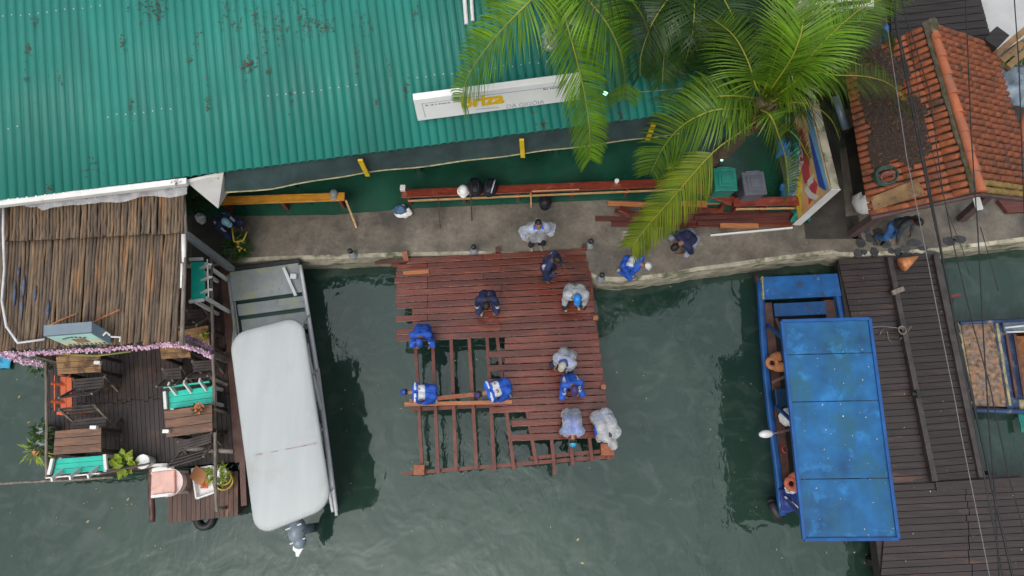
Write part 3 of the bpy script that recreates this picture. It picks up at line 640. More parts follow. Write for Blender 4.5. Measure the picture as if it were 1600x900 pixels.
for (x0,y0,x1,y1,z,c),lb in zip(lum, labs):
    mb = MB(); mb.bar(W(x0,y0,z+.01), W(x1,y1,z+.01+.004*rs.random()), rs.uniform(.075,.11), .04)
    solo(mb, 'timber_board', {'o':M['orange_timber'],'d':M['dark_timber'],'r':M['red_planks']}[c], lb, 'board', 'loose boards heaped on the walkway', bevel=.003)
# mooring bollards
for px,py,lb in ((552,399,'grey bollard by the edge between the moored grey boat and the red deck'),(741,393,'grey bollard just behind the back edge of the red deck'),(921,384,'grey bollard behind the corner post of the red deck'),(938,436,'grey bollard at the quay edge beside the red deck')):
    c = W(px,py,0); o = thing('mooring_bollard', lb, 'bollard', c, 'grey bollards on the quay')
    mb = MB(); mb.tube([c, c+V((0,0,.03)), c+V((0,0,.05)), c+V((0,0,.22))], [.09,.085,.055,.04], 12); mb.build('base', M['grey_paint'], o, smooth=True)
    mb = MB(); mb.tube([c+V((0,0,.22)), c+V((0,0,.30)), c+V((0,0,.33))], [.045,.05,.03], 12); mb.build('cap', M['black'], o, smooth=True)
# ---------------------------------------------------------------- red deck under repair
dk = thing('wooden_deck', 'red-brown plank deck under repair with bare joists showing over the water', 'deck', W(780,560,0))
rs = random.Random(4)
def lerp(a,b,t): return a+(b-a)*t
TL = W(615,404,ZD); TR = W(915,388,ZD); BRr = W(957,684,ZD); BLb = W(646,737,ZD)
NR = 28
def rowline(t):   # left and right ends of the row at fraction t (0 top, 1 row nearest the canal)
    b0 = V((TL.x+.20, 0, ZD)); 
    yl = lerp(TL.y, .60, t); yr = lerp(TR.y, BRr.y, t)
    return V((lerp(TL.x, TL.x+.16, t), yl, ZD)), V((lerp(TR.x, BRr.x, t), yr, ZD))
def xat(px, row_y): # world x for a photo column near a given world y
    y = 450; 
    for _ in range(8):
        p = W(px,y,ZD); y -= (row_y-p.y)*84
    return W(px,y,ZD).x
mb = MB()
ph = abs(TL.y-.60)/NR
for i in range(NR):
    t = (i+.5)/NR; l, r = rowline(t); d = (r-l).normalized(); L = (r-l).length
    py = 403+(683-403)*t   # rough photo row on the left
    yv = 395+(684-395)*t
    # left limit of this row in the photograph
    if yv < 405: xl = 618 if i else 636
    elif yv < 478: xl = rs.choice((617,619,621))
    elif yv < 519: xl = 619 if i % 2 else 645
    elif yv < 532: xl = 620
    elif yv < 537: xl = 790
    elif yv < 598: xl = 762 if i % 2 else 788
    elif yv < 640: xl = 766
    elif yv < 646: xl = 826
    elif yv < 682: xl = 799 if i % 2 else 827
    else: xl = 802
    yy = l.y+(r.y-l.y)*.4
    xs = xat(xl, yy)+rs.uniform(-.02,.02); xe = r.x+rs.uniform(-.02,.012)
    # board joints fall on a few joists
    cuts = [xs]
    for cx in (668, 755, 783):
        x = xat(cx, yy)
        if x > xs+.35 and x < xe-.35 and rs.random() < .33: cuts.append(x)
    cuts.append(xe)
    w = ph*.90
    for a, b in zip(cuts, cuts[1:]):
        def pt(x, o): return V((x, l.y+(r.y-l.y)*(x-l.x)/(r.x-l.x)+o, ZD+rs.uniform(-.003,.003)))
        mb.slab([pt(a+.002,-w/2),pt(b-.002,-w/2),pt(b-.002,w/2),pt(a+.002,w/2)], .028)
mb.build('planking', M['red_planks'], dk, bevel=.004)
tops = [649,676,705,733,761,791,830,861,890,920,947]; bots = [660,685,713,745,773,803,838,867,895,925,951]
zj = ZD-.034
for i, (a, b) in enumerate(zip(tops, bots)):
    yb = 738-26*(b-630)/330
    p1 = W(b, yb+rs.choice((4,10,6))+(16 if i == 7 else 0), zj-.045); ya = {0:529,1:529,2:529,3:528,4:528}.get(i, 640 if i < 6 else 680)
    p0 = W(a, ya, zj-.045); d = (p0-p1); p0 = p1+d*((3.95-p1.y)/d.y)
    mb = MB(); mb.bar(p1, p0, .062, .09); mb.build('joist', M['red_joist'], dk)
for (x0,y0,x1,y1) in ((630,740,960,713),(828,716,952,704),(640,640,800,632)):
    mb = MB(); mb.bar(W(x0,y0,zj-.145), W(x1,y1,zj-.145), .065, .10); mb.build('beam', M['red_joist'], dk)
mb = MB(); mb.bar(W(612,414,zj-.145), W(925,402,zj-.145), .07, .10); mb.build('beam', M['red_joist'], dk)
# piles
for x,y in ((655,733),(948,703),(803,724),(640,530),(930,497),(941,605),(790,640)):
    p = W(x,y,-.2); mb = MB(); mb.tube([V((p.x,p.y,-2)), V((p.x,p.y,zj-.195))], .06, 8); mb.build('pile', M['red_joist'], dk)
for x,y,s in ((655,734,.10),(949,702,.12)):
    p = W(x,y,ZD); mb = MB(); mb.box(p+V((-s,-s*.9,-.12)), p+V((s,s*.9,.03))); mb.build('pile_cap', M['stump'], dk, bevel=.01)
for x,y in ((778,391),(913,386),(930,497),(942,605)):
    p = W(x,y,ZD+.04); mb = MB(); mb.box(p+V((-.045,-.045,-.08)), p+V((.045,.045,.03+.05*rs.random()))); mb.build('post_stub', M['stump'] if y > 450 else M['dark_timber'], dk, bevel=.006)
mb = MB(); mb.bar(W(586,411,.02), W(640,407,.03), .06, .05); solo(mb, 'timber_board', M['dark_timber'], 'short dark beam end poking out at the back left corner of the red deck', 'board')
mb = MB(); a = W(630,427,ZD+.022); b = W(670,424,ZD+.022); mb.bar(a,b,.085,.036); solo(mb, 'timber_board', M['orange_timber'], 'fresh pale orange board lying on the left edge of the red deck', 'board', bevel=.003)
mb = MB(); mb.bar(W(632,393,.12), W(635,408,.09), .10, .05); solo(mb, 'wood_block', M['stump'], 'orange wood block standing on the back left corner of the deck', 'wood block', bevel=.004)
mb = MB(); mb.bar(W(668,420,ZD+.02), W(696,417,ZD+.02), .05, .03); solo(mb, 'timber_board', M['red_planks'], 'thin red offcut lying next to the fresh pale board on the deck', 'board')
mb = MB(); mb.bar(W(640,627,ZD+.05), W(765,614,ZD+.07), .075, .04); solo(mb, 'timber_board', M['stump'], 'reddish plank that the two bending workers carry between them', 'board')
mb = MB(); mb.bar(W(632,632,ZD+.02), W(800,628,ZD+.02), .07, .04); solo(mb, 'timber_board', M['orange_timber'], 'orange plank across the bare joists beside the carried plank', 'board')
# ---------------------------------------------------------------- floating bar deck
fd = thing('floating_bar_deck', 'dark plank floating bar deck moored by the walkway', 'deck', W(210,600,-.1))
def planks(mb, quad, n, z, along, gap=.08, th=.03, seams=()):
    """quad: 4 corners (world); planks run from edge 0-1 side to 3-2 side (along=0) """
    a, b, c, d = [V(q) for q in quad]
    for i in range(n):
        t0 = (i+gap/2)/n; t1 = (i+1-gap/2)/n
        ks = [0]+[s+rs.uniform(-.01,.01) for s in seams]+[1]
        for k0, k1 in zip(ks, ks[1:]):
            def at(t,k): return (a.lerp(b,t)).lerp(d.lerp(c,t),k)+V((0,0,rs.uniform(-.003,.003)))
            j = .0025
            mb.slab([at(t0,k0+j),at(t1,k0+j),at(t1,k1-j),at(t0,k1-j)], th)
mb = MB(); planks(mb, [W(64,440,0),W(352,415,0),W(372,722,0),W(76,748,0)], 42, 0, 0, seams=(.66,)); mb.build('planking', M['dark_planks'], fd)
mb = MB(); planks(mb, [W(262,742,-.12),W(372,736,-.12),W(372,806,-.12),W(262,818,-.12)], 15, 0, 0, seams=(.35,)); mb.build('lower_planking', M['low_planks'], fd)
mb = MB(); mb.slab([W(66,445,-.04),W(350,420,-.04),W(370,720,-.04),W(77,745,-.04)], .22); mb.build('hull_frame', M['dark_timber'], fd)
mb = MB(); mb.slab([W(266,740,-.16),W(370,736,-.16),W(370,803,-.16),W(266,814,-.16)], .3); mb.build('lower_frame', M['dark_timber'], fd)
for (x0,y0,x1,y1,w,m) in ((352,416,376,722,.16,'brown_wood'),(377,640,383,790,.10,'brown_wood')):
    mb = MB(); mb.bar(W(x0,y0,.0), W(x1,y1,-.02), w, .12); mb.build('edge_beam', M[m], fd)
# rails: thin poles at hand height
for (p0,p1,r,m) in (((72,556,.5),(73,748,.5),.028,'grey_wood'),((0,756,.35),(178,746,.42),.022,'grey_wood'),((330,400,.9),(338,800,.3),.030,'grey_wood'),((152,742,.4),(235,724,.45),.02,'slab_brown'),((290,700,.35),(365,706,.35),.045,'grey_wood'),((235,730,.0),(238,815,-.1),.055,'brown_wood'),((70,748,.02),(262,726,.02),.05,'brown_wood')):
    mb = MB(); n = 10; a = W(*p0); b = W(*p1)
    mb.tube([a.lerp(b,i/n)+V((.008*rs.uniform(-1,1),.008*rs.uniform(-1,1),.006*rs.uniform(-1,1))) for i in range(n+1)], r, 7); mb.build('rail', M[m], fd, smooth=True)
for px,py,h in ((72,560,.5),(73,745,.5),(330,402,.9),(334,640,.6),(338,795,.3),(237,735,.45)):
    c = W(px,py,h); mb = MB(); mb.tube([V((c.x,c.y,-.25)), c+V((0,0,.02))], .032, 8); mb.build('rail_post', M['grey_wood'], fd, smooth=True)
mb = MB(); mb.bar(W(217,728,.06), W(262,726,.06), .05,.04); mb.bar(W(240,733,.05), W(268,727,.05), .04, .03); mb.build('white_edge_strip', M['white_paint'], fd)
for px,py in ((349,563),(350,600)):
    mb = MB(); a = W(px-22,py-10,.1); b = W(px+6,py+2,.06); mb.bar(a,b,.06,.025); mb.build('side_plank', M['grey_wood'], fd)
# tyre fender
def tyre(px,py,z,R0,r,label,axis=(0,0,1),group=None):
    mb = MB(); mb.ring(W(px,py,z), R0, r, 22, 9, axis); return solo(mb, 'tyre', M['black'], label, 'tyre', group, smooth=True)
tyre(320,811,-.56,.14,.07,'black tyre fender floating under the end of the bar deck platform')
# shelter roof of weathered poles
sh = thing('pole_shelter', 'open shelter roofed with two tiers of weathered timber poles', 'shelter', W(150,450,0))
def poles(mb, NWc, NEc, SEc, SWc, n, r):
    a,b,c,d = V(NWc),V(NEc),V(SEc),V(SWc)
    for i in range(n):
        t = (i+.5)/n; j = .12/n
        p0 = a.lerp(b,t+rs.uniform(-j,j)); p1 = d.lerp(c,t+rs.uniform(-j,j)*1.5); L = p1-p0
        p0 = p0-L*rs.uniform(-.006,.012); p1 = p1+L*rs.uniform(-.012,.018)
        k = rs.uniform(.86,1.12); pts = []; N_ = 7
        s = rs.uniform(-1,1)*.008
        for q in range(N_+1): pts.append(p0.lerp(p1,q/N_)+V((s*sin(pi*q/N_)+.006*rs.uniform(-1,1),0,.010*rs.uniform(-1,1)+rs.uniform(-.0,.02)*(q in (0,N_)))))
        mb.tube(pts, [r*k*rs.uniform(.88,1.12) for _ in pts], 7)
lo0,lo1,lo2,lo3 = W(4,376,2.12),W(288,363,2.12),W(277,534,1.92),W(-6,547,1.92)
mb = MB(); poles(mb, lo0+V((0,.16,.02)), lo1+V((0,.16,.02)), lo2, lo3, 54, .0295); mb.build('lower_pole_tier', M['roof_poles'], sh, smooth=True)
mb = MB(); poles(mb, W(5,312,2.40), W(290,286,2.40), W(288,364,2.24), W(4,378,2.24), 54, .029); mb.build('upper_pole_tier', M['roof_poles'], sh, smooth=True)
mb = MB(); mb.slab([W(6,320,2.26),W(288,294,2.26),W(286,372,2.02),W(4,386,2.02)], .02); mb.slab([W(4,388,1.99),W(286,374,1.99),W(276,526,1.80),W(0,540,1.80)], .02); mb.build('roof_lining', M['tile_base'], sh)
for (p0,p1) in (((286,292,2.35),(290,366,2.20)),((290,366,2.2),(284,540,1.95))):
    mb = MB(); mb.tube([W(*p0),W(*p1)], .035, 8); mb.build('edge_pole', M['grey_wood'], sh, smooth=True)
for p0,p1 in (((287,366,2.23),(288,410,2.13)),((286,412,2.12),(285,450,2.06))):
    mb = MB(); mb.tube([W(*p0)+V((0,0,.0)), W(*p1)], .040, 8); mb.build('white_band', M['white_paint'], sh, smooth=True)
for px,py,z in ((290,366,2.1),(284,534,1.85),(6,540,1.85),(6,380,2.05)):
    c = W(px,py,z); mb = MB(); mb.bar(V((c.x,c.y,-.25 if c.y < 3.7 else .0)), c, .10, .10, up=(0,1,0)); mb.build('post', M['grey_paint'] if py == 366 else M['grey_wood'], sh)
for x,y0,y1 in ((24,438,478),(38,430,462),(35,455,500),(56,446,470),(76,470,500),(30,418,432)):
    z0 = 2.12-.2*(y0-370)/170+.045; z1 = 2.12-.2*(y1-370)/170+.045
    mb = MB(); mb.tube([W(x,y0,z0), W(x-1,(y0+y1)/2,(z0+z1)/2+.004), W(x-2,y1,z1)], [.012,.024,.010], 6); mb.build('blue_paint_smear', M['smear'], sh, smooth=True)
#'faded_blue_paint',(.07,.13,.27),.8,.4,9,dirt=(.16,.12,.08),dthr=(.45,.6),dscale=9), sh, smooth=True)
# plastic sheet along the gutter
mb = MB(); n = 40; g = []
for i in range(n+1):
    t = i/n; x = 40+252*t; y0 = 322-26*t-6; d = 13+7*NZ.noise(V((t*6,0,3)))-6*(t < .1)
    row = []
    for j in range(4):
        p = W(x, y0+d*j/3, 2.56-.07*j/3); row.append(mb.bm.verts.new(p+V((0,0,.03*NZ.noise(V((t*22,j*1.3,1)))))))
    g.append(row)
for i in range(n):
    for j in range(3): mb.bm.faces.new([g[i][j],g[i+1][j],g[i+1][j+1],g[i][j+1]])
solo(mb, 'plastic_sheet', M['plastic_clear'], 'crumpled clear plastic strip lying under the white gutter', 'plastic sheet', smooth=True)
def cable_px(name, pts, z, r, m, label, cat='cable', ext=0, sag=0, group=None):
    ps = [W(x,y,zz if zz is not None else z) for x,y,zz in [(p+(None,))[:3] for p in pts]]
    if ext:
        ps = [ps[0]+(ps[0]-ps[1]).normalized()*ext]+ps+[ps[-1]+(ps[-1]-ps[-2]).normalized()*ext]
    mb = MB(); mb.tube(ps, r, 6); return solo(mb, name, M[m], label, cat, group, smooth=True)
cable_px('white_cable', [(6,300,2.5),(5,360,2.4),(7,420,2.2),(3,470,2.15),(10,510,2.1),(28,536,2.05),(70,530,2.06)], 2.2, .022, 'white_cable', 'white cable looping down the shelter roof to the lightbox sign')
# roof lightbox sign
lb = thing('lightbox_sign', 'slate-backed pale green lightbox sign with brown picture on the shelter roof edge', 'sign', W(120,525,1.95))
fq = [W(68,525,2.34),W(143,519,2.34),W(173,537,2.02),W(103,540,2.02)]
nrm = (fq[1]-fq[0]).cross(fq[3]-fq[0]).normalized()
if nrm.z < 0: nrm = -nrm
bkq = V((.02,.20,.10))
mb = MB(); mb.slab(fq, .17, (0,.95,.25)); mb.build('sign_box', M['sign_back'], lb)
def FQ(u,v,o=.006): return fq[0].lerp(fq[1],u).lerp(fq[3].lerp(fq[2],u),v)+nrm*o
mb = MB(); mb.slab([FQ(.03,.05),FQ(.97,.05),FQ(.97,.95),FQ(.03,.95)], .004); mb.build('sign_face', M['light_face'], lb)
mb = MB(); mb.slab([FQ(.05,.55,.009),FQ(.95,.55,.009),FQ(.95,.92,.009),FQ(.05,.92,.009)], .003); mb.build('cream_band', M['light_face2'], lb)
mb = MB(); mb.slab([FQ(.40,.38,.013),FQ(.68,.38,.013),FQ(.68,.74,.013),FQ(.40,.74,.013)], .003); mb.build('picture', M['picture'], lb)
mb = MB()
for i in range(9):
    u = .14+.095*i; mb.slab([FQ(u,.80,.013),FQ(u+.055,.80,.013),FQ(u+.05,.90,.013),FQ(u+.01,.90,.013)], .003)
for i in range(7):
    u = .24+.075*i; v = .30-.10*sin(pi*i/6); mb.slab([FQ(u,v,.013),FQ(u+.05,v-.01,.013),FQ(u+.05,v+.08,.013),FQ(u,v+.08,.013)], .003)
mb.build('dark_lettering', M['sign_black'], lb)
mb = MB(); mb.tube([W(158,528,2.12),W(166,519,2.2),W(172,524,2.15)], .015, 6); mb.tube([W(173,526,2.1),W(188,527,2.05),W(187,534,2.05)], .015, 6); mb.build('bracket', M['white_paint'], lb)
for p,q,t in (((70,512,2.06),(120,490,2.08),'stick lying on the shelter roof, nearer the white cable'),((140,507,2.06),(187,484,2.08),'stick lying on the shelter roof behind the lightbox sign')):
    mb = MB(); mb.tube([W(*p),W((p[0]+q[0])/2,(p[1]+q[1])/2-1,2.09),W(*q)], .014, 6); solo(mb, 'bamboo_stick', M['orange_timber'], 'thin orange '+t, 'stick', 'sticks on the shelter roof')
# pink garland strung along the roof edge
def garland(pts, m, label, n, w):
    ps = [W(*p) for p in pts]; mb = MB(); L = len(ps)-1
    for i in range(n):
        t = i/(n-1)*L; k = min(L-1,int(t)); c = ps[k].lerp(ps[k+1], t-k)
        for _ in range(3):
            a = rs.random()*6.3; d = V((cos(a)*.5,sin(a),rs.uniform(-.6,.6)))*w*rs.random()
            s = rs.uniform(.012,.024); q = c+d; ax = V((rs.uniform(-1,1),rs.uniform(-1,1),rs.uniform(.2,1))).normalized(); u = ax.orthogonal().normalized()*s; v = ax.cross(u)
            mb.face([q-u-v*.6,q+u*.3-v,q+u+v*.7,q-u*.4+v])
    return solo(mb, 'flower_garland', m, label, 'garland', 'garlands along the shelter edge', recalc=False)
garland([(0,553,1.85),(70,551,1.85),(150,547,1.85),(230,542,1.85),(268,538,1.85),(290,540,1.80),(332,557,1.4)], M['garland'], 'long pink flower garland strung along the shelter roof edge', 420, .048)
garland([(4,555,1.8),(35,563,1.7),(66,569,1.55)], M['garland'], 'short pink garland strand drooping to the left rail post', 90, .06)
garland([(290,526,1.5),(312,534,1.4),(330,546,1.3)], M['garland_mauve'], 'mauve garland tuft hanging at the right end of the shelter', 70, .06)
cable_px('cream_cable', [(85,553,1.80),(150,556,1.72),(205,549,1.80)], 1.8, .018, 'wire_yellow', 'slack yellowish cable hanging under the pink garland')
cloth('blue_bag', 4, 566, -.56, .36, .26, mat('sky_blue_plastic',(.03,.33,.55),.5,.2,6), 'bright sky-blue plastic bag floating beside the short garland', 33, 'bag')
# furniture helper: planked surface from 4 photo corners
def quad_planks(mb, q, n, th, gap=.06):
    a,b,c,d = q
    for i in range(n):
        t0=(i+gap/2)/n; t1=(i+1-gap/2)/n
        mb.slab([a.lerp(d,t0),b.lerp(c,t0),b.lerp(c,t1),a.lerp(d,t1)], th)
def table(label, px, z, n, m, group='plank tables on the floating bar'):
    q = [W(x,y,z) for x,y in px]; c = sum(q,V())/4; o = thing('plank_table', label, 'table', (c.x,c.y,0), group)
    mb = MB(); quad_planks(mb, q, n, .035); mb.build('tabletop', M[m], o, bevel=.005)
    for p in q:
        p = p.lerp(V((c.x,c.y,z)),.14); mb = MB(); mb.bar(V((p.x,p.y,0)), p+V((0,0,-.036)), .06, .06, up=(0,1,0)); mb.build('leg', M['chair_wood'], o)
    mb = MB(); a = q[0].lerp(q[3],.5); b = q[1].lerp(q[2],.5); mb.bar(a.lerp(b,.12)+V((0,0,-.07)), a.lerp(b,.88)+V((0,0,-.07)), .05, .06); mb.build('brace', M['chair_wood'], o)
    return o
table('plank table under the shelter edge beside the orange bench', ((87,557),(157,553),(158,581),(90,585)), .72, 3, 'table_yellow')
table('three-plank table between the dark chair and the turquoise bench by the water', ((86,673),(158,667),(158,706),(83,711)), .72, 3, 'table_wood')
table('three-plank table with a small flower pot by the turquoise bench', ((256,642),(331,631),(332,674),(260,684)), .72, 3, 'table_wood')
table('plank table partly hidden under the right end of the pink garland', ((278,517),(325,508),(328,538),(280,545)), .72, 3, 'table_yellow')
table('pale plank table under the middle of the shelter edge', ((250,543),(296,540),(298,558),(252,561)), .70, 2, 'table_yellow')
def bench(label, px, z, back, m, m2, n=3, group='turquoise benches on the floating bar', backh=.26, lean=.03, rails=2, sup=3):
    """px: seat corners, edge 0-1 carries the backrest"""
    q = [W(x,y,z) for x,y in px]; c = sum(q,V())/4; o = thing('garden_bench', label, 'bench', (c.x,c.y,0), group)
    mb = MB(); quad_planks(mb, q, n, .03, .05); mb.build('seat', m, o, bevel=.004)
    a, b = q[0], q[1]; out = ((q[0]+q[1])-(q[2]+q[3])).normalized(); out.z = 0
    f = out*lean+V((0,0,backh))
    bk = MB()
    for k in range(rails):
        h = (k+.7)/(rails)*.95
        p0 = a+f*h+out*.02; p1 = b+f*h+out*.02
        bk.slab([p0-f*.10,p1-f*.10,p1+f*.10,p0+f*.10], .022, out)
    bk.build('backrest', m if back == 'teal' else m2, o, bevel=.003)
    for s in range(sup):
        t = (s+.5)/sup; p = a.lerp(b,t); mb = MB(); mb.bar(p-out*.06+V((0,0,-.02)), p+f*1.05+out*.06, .075, .03, up=(b-a)); mb.build('back_support', m2, o)
    for p in q:
        p = p.lerp(V((c.x,c.y,z)),.08); mb = MB(); mb.bar(V((p.x,p.y,0)), p+V((0,0,-.031)), .055, .055, up=(0,1,0)); mb.build('leg', m2, o)
    for p0,p1 in ((q[1],q[2]),(q[0],q[3])):
        e = (p1-p0).normalized(); sd = V((e.y,-e.x,0)); sd = sd if sd.dot(p0-c) > 0 else -sd
        mb = MB(); mb.bar(p0+sd*.035+V((0,0,.06)), p1+sd*.035+V((0,0,.06)), .05, .05); mb.build('arm_rail', m2, o)
bench('turquoise bench with white back at the bottom rail by the water', ((83,742),(166,735),(164,711),(89,717)), .45, 'white', M['teal'], M['white_paint'], 3, rails=1)
bench('turquoise bench with white back supports behind the flower table', ((263,612),(334,603),(335,630),(265,639)), .45, 'teal', M['teal'], M['white_paint'], 3, rails=1)
bench('tall turquoise bar bench with white ladder back beside the shelter post', ((319,409),(321,467),(298,470),(298,410)), 1.15, 'white', M['teal'], M['white_paint'], 1, backh=.16, lean=.10, rails=1)
bench('orange-red plank bench beside the table under the shelter', ((94,588),(94,643),(113,645),(112,590)), .45, 'orange', M['orange_plastic'], M['orange_plastic'], 2, group='turquoise benches on the floating bar', backh=.12, lean=.02, rails=1, sup=2)
def chair(label, px, z, backh=.4, lean=.16, m='chair_wood'):
    q = [W(x,y,z) for x,y in px]; c = sum(q,V())/4; o = thing('folding_chair', label, 'chair', (c.x,c.y,0), 'dark folding chairs on the floating bar')
    mb = MB(); quad_planks(mb, q, 4, .022, .2); mb.build('seat', M[m], o)
    a, b = q[0], q[1]; out = ((q[0]+q[1])-(q[2]+q[3])).normalized(); out.z = 0; f = out*lean+V((0,0,backh))
    mb = MB()
    for h in (.45,.7,.95): mb.slab([a+f*(h-.07),b+f*(h-.07),b+f*(h+.05),a+f*(h+.05)], .016, out)
    mb.build('backrest', M[m], o)
    for p, pb in ((a,q[3]),(b,q[2])):
        mb = MB(); mb.bar(V(pb)*1+V((0,0,-z)), p+f, .035, .035, up=out); mb.bar(V((p.x,p.y,0)), pb, .035, .035, up=out); mb.build('leg', M['grey_wood'], o)
chair('dark folding chair pushed under the table beside the orange bench', ((114,612),(163,606),(163,588),(114,592)), .45)
chair('dark slatted chair facing the three-plank table by the water', ((112,656),(166,650),(166,672),(114,676)), .45, .35)
chair('dark wooden chair in front of the turquoise bench with white supports', ((256,594),(284,592),(282,574),(254,576)), .45, .3)
chair('dark chair half hidden behind the right rail by the shelter', ((302,582),(334,578),(334,562),(300,564)), .45, .3)
chair('folded dark chair tilted against the flower table', ((276,708),(330,692),(330,676),(278,690)), .40, .3, .25)
chair('dark chair in the shade under the pole roof', ((292,504),(318,500),(318,482),(292,484)), .45, .3)
for px,py,lbl in ((154,567,'white napkin box on the table beside the orange bench'),(148,668,'white napkin box on the three-plank table by the water'),(261,674,'white napkin box on the corner of the flower table')):
    c = W(px,py,.74); mb = MB(); mb.box(c+V((-.055,-.03,-.02)), c+V((.055,.03,.06))); solo(mb, 'napkin_box', M['foam'], lbl, 'napkin box', 'napkin boxes on the bar tables', bevel=.006)
# plants
def leaves(mb, c, R0, n, size, up=.6, asp=.4, flat=.7):
    for _ in range(n):
        a = rs.random()*6.3; e = rs.uniform(-.1,1.2); r = R0*rs.uniform(.35,1)
        p = V(c)+V((cos(a)*cos(e)*r, sin(a)*cos(e)*r, sin(e)*r*flat))
        d = V((cos(a+rs.uniform(-.6,.6)), sin(a+rs.uniform(-.6,.6)), rs.uniform(-.5,up))).normalized(); sd = d.cross(V((0,0,1))).normalized(); sd = (sd+V((0,0,rs.uniform(-.4,.4)))).normalized()
        s = size*rs.uniform(.6,1.3); mid = p+d*s*.5+V((0,0,s*.08))
        mb.face([p, mid-sd*s*asp*.5, p+d*s-V((0,0,s*.15)), mid+sd*s*asp*.5])
def pot_plant(name, label, c, pot_m, R0, n, size, m, h=.25, pr=.11, cat='potted plant', asp=.4, off=(0,0,0)):
    c = V(c); o = thing(name, label, cat, c)
    if pot_m:
        mb = MB(); mb.tube([c, c+V((0,0,h)), c+V((0,0,h+.015)), c+V((0,0,h-.03))], [pr*.72,pr,pr*.96,pr*.85], 16); mb.build('pot', pot_m, o)
    mb = MB(); leaves(mb, c+V((0,0,h*.9))+V(off), R0, n, size, asp=asp); 
    mb.build('foliage', m, o, recalc=False)
    mb = MB()
    for _ in range(6): mb.tube([c+V((0,0,h*.6)), c+V(off)+V((rs.uniform(-1,1)*R0*.5, rs.uniform(-1,1)*R0*.5, h+R0*.4))], .006, 5)
    mb.build('stem', M['shrub'], o)
    return o
pot_plant('potted_plant', 'yellow-green leafy plant in a white pot at the deck edge', W(236,722,0), M['white_gloss'], .17, 60, .14, M['shrub_yellow'], .3, .13, asp=.75, off=(-.26,-.05,.06))
pot_plant('potted_plant', 'bushy green plant in a white pot beside the foam tray', W(350,742,-.1), M['white_gloss'], .17, 120, .12, M['shrub_yellow'], .28, .17, asp=.3)
fp = pot_plant('flower_pot', 'tiny pot of red and yellow flowers on the flower table', W(312,638,.73), M['terracotta'], .09, 40, .06, M['shrub'], .07, .05)
mb = MB(); leaves(mb, W(312,638,.86), .09, 16, .05, asp=.8); mb.build('blossom', M['flower_red'], fp, recalc=False)
pot_plant('flower_pot', 'small flowering pot on the table under the garland', W(318,527,.73), M['terracotta'], .09, 50, .06, M['shrub_yellow'], .07, .05)
pot_plant('spiky_plant', 'spiky yellow-green plant overhanging the water by the rail', W(70,706,-.05), M['terracotta'], .20, 46, .21, M['shrub_yellow'], .2, .10, asp=.12)
pot_plant('trailing_plant', 'green trailing plant between the rail and the three-plank table', W(82,672,.0), M['grey_paint'], .18, 120, .10, M['shrub'], .3, .12, off=(0,-.05,0))
pot_plant('trailing_plant', 'green plant behind the spiky plant along the rail', W(80,695,.0), M['grey_paint'], .15, 90, .10, M['shrub'], .3, .10, off=(0,0,0))
pot_plant('trailing_plant', 'dark green plant under the short garland strand at the rail post', W(77,575,.2), M['grey_paint'], .17, 80, .09, M['shrub'], .3, .10)
fp = pot_plant('leafy_bush', 'low leafy bush with yellow blooms on the quay beside the shelter post', W(374,389,0), None, .26, 260, .11, M['shrub'], .12, .1, 'bush')
mb = MB(); leaves(mb, W(378,384,.22), .12, 14, .06, asp=.8); mb.build('blossom', M['flower'], fp, recalc=False)
pot_plant('leafy_bush', 'dark bush in the gap between shelter roof and white panel', W(315,320,0), None, .35, 260, .14, M['shrub'], .5, .1, 'bush')
cable_px('yellow_strap', [(362,352,.25),(364,368,.3),(366,378,.25),(380,376,.28),(386,362,.3)], .2, .018, 'flower', 'yellowish strap loop hanging above the leafy bush', 'strap')
# pink chair, foam tray and small things on the lower platform
pc = thing('plastic_chair', 'pale pink plastic armchair on the lower platform', 'chair', W(262,756,-.1))
mb = MB(); q = [W(236,737,.50),W(272,733,.50),W(273,771,.50),W(235,776,.50)]; mb.slab(q, .05); mb.build('seat', M['pink_plastic'], pc, bevel=.02)
mb = MB(); n = 9; ring = []
for k in range(n+1):
    t = k/n; a = -pi/2+pi*t; ring.append((cos(a),sin(a)))
c0 = W(270,754,.45); 
for (u0,v0),(u1,v1) in zip(ring, ring[1:]):
    mb.slab([c0+V((u0*.22,v0*.21,-.03)), c0+V((u1*.22,v1*.21,-.03)), c0+V((u1*.26,v1*.24,.18)), c0+V((u0*.26,v0*.24,.18))], .02, (-1,0,0))
mb.slab([c0+V((x*.22,y*.21,-.02)) for x,y in ring], .04)
bmesh.ops.remove_doubles(mb.bm, verts=mb.bm.verts[:], dist=.0005); mb.build('backrest', M['pale_pink'], pc)
for px,py in ((238,739),(270,737),(270,770),(238,774)):
    p = W(px,py,.45); mb = MB(); mb.bar(V((p.x,p.y,-.12)), p, .05, .05, up=(0,1,0)); mb.build('leg', M['pale_pink'], pc)
for a,b in (((238,735,.55),(272,731,.55)),((237,776,.52),(272,772,.52))):
    mb = MB(); mb.bar(W(*a), W(*b), .05, .04); mb.build('armrest', M['white_paint'], pc)
def tray(name, pts, z, wall, m, label, cat):
    q = [W(x,y,z) for x,y in pts]; c = sum(q,V())/4; o = thing(name, label, cat, (c.x,c.y,z-.02))
    mb = MB(); mb.slab(q, .02); mb.build('base', m, o)
    for i in range(4):
        a, b = q[i], q[(i+1)%4]; mb = MB(); mb.bar(a+V((0,0,wall/2)), b+V((0,0,wall/2)), .025, wall); mb.build('side', m, o)
    return o
tray('foam_tray', ((303,733),(335,728),(341,768),(310,779)), -.09, .10, M['foam'], 'white foam tray on the lower platform beside the pink chair', 'tray')
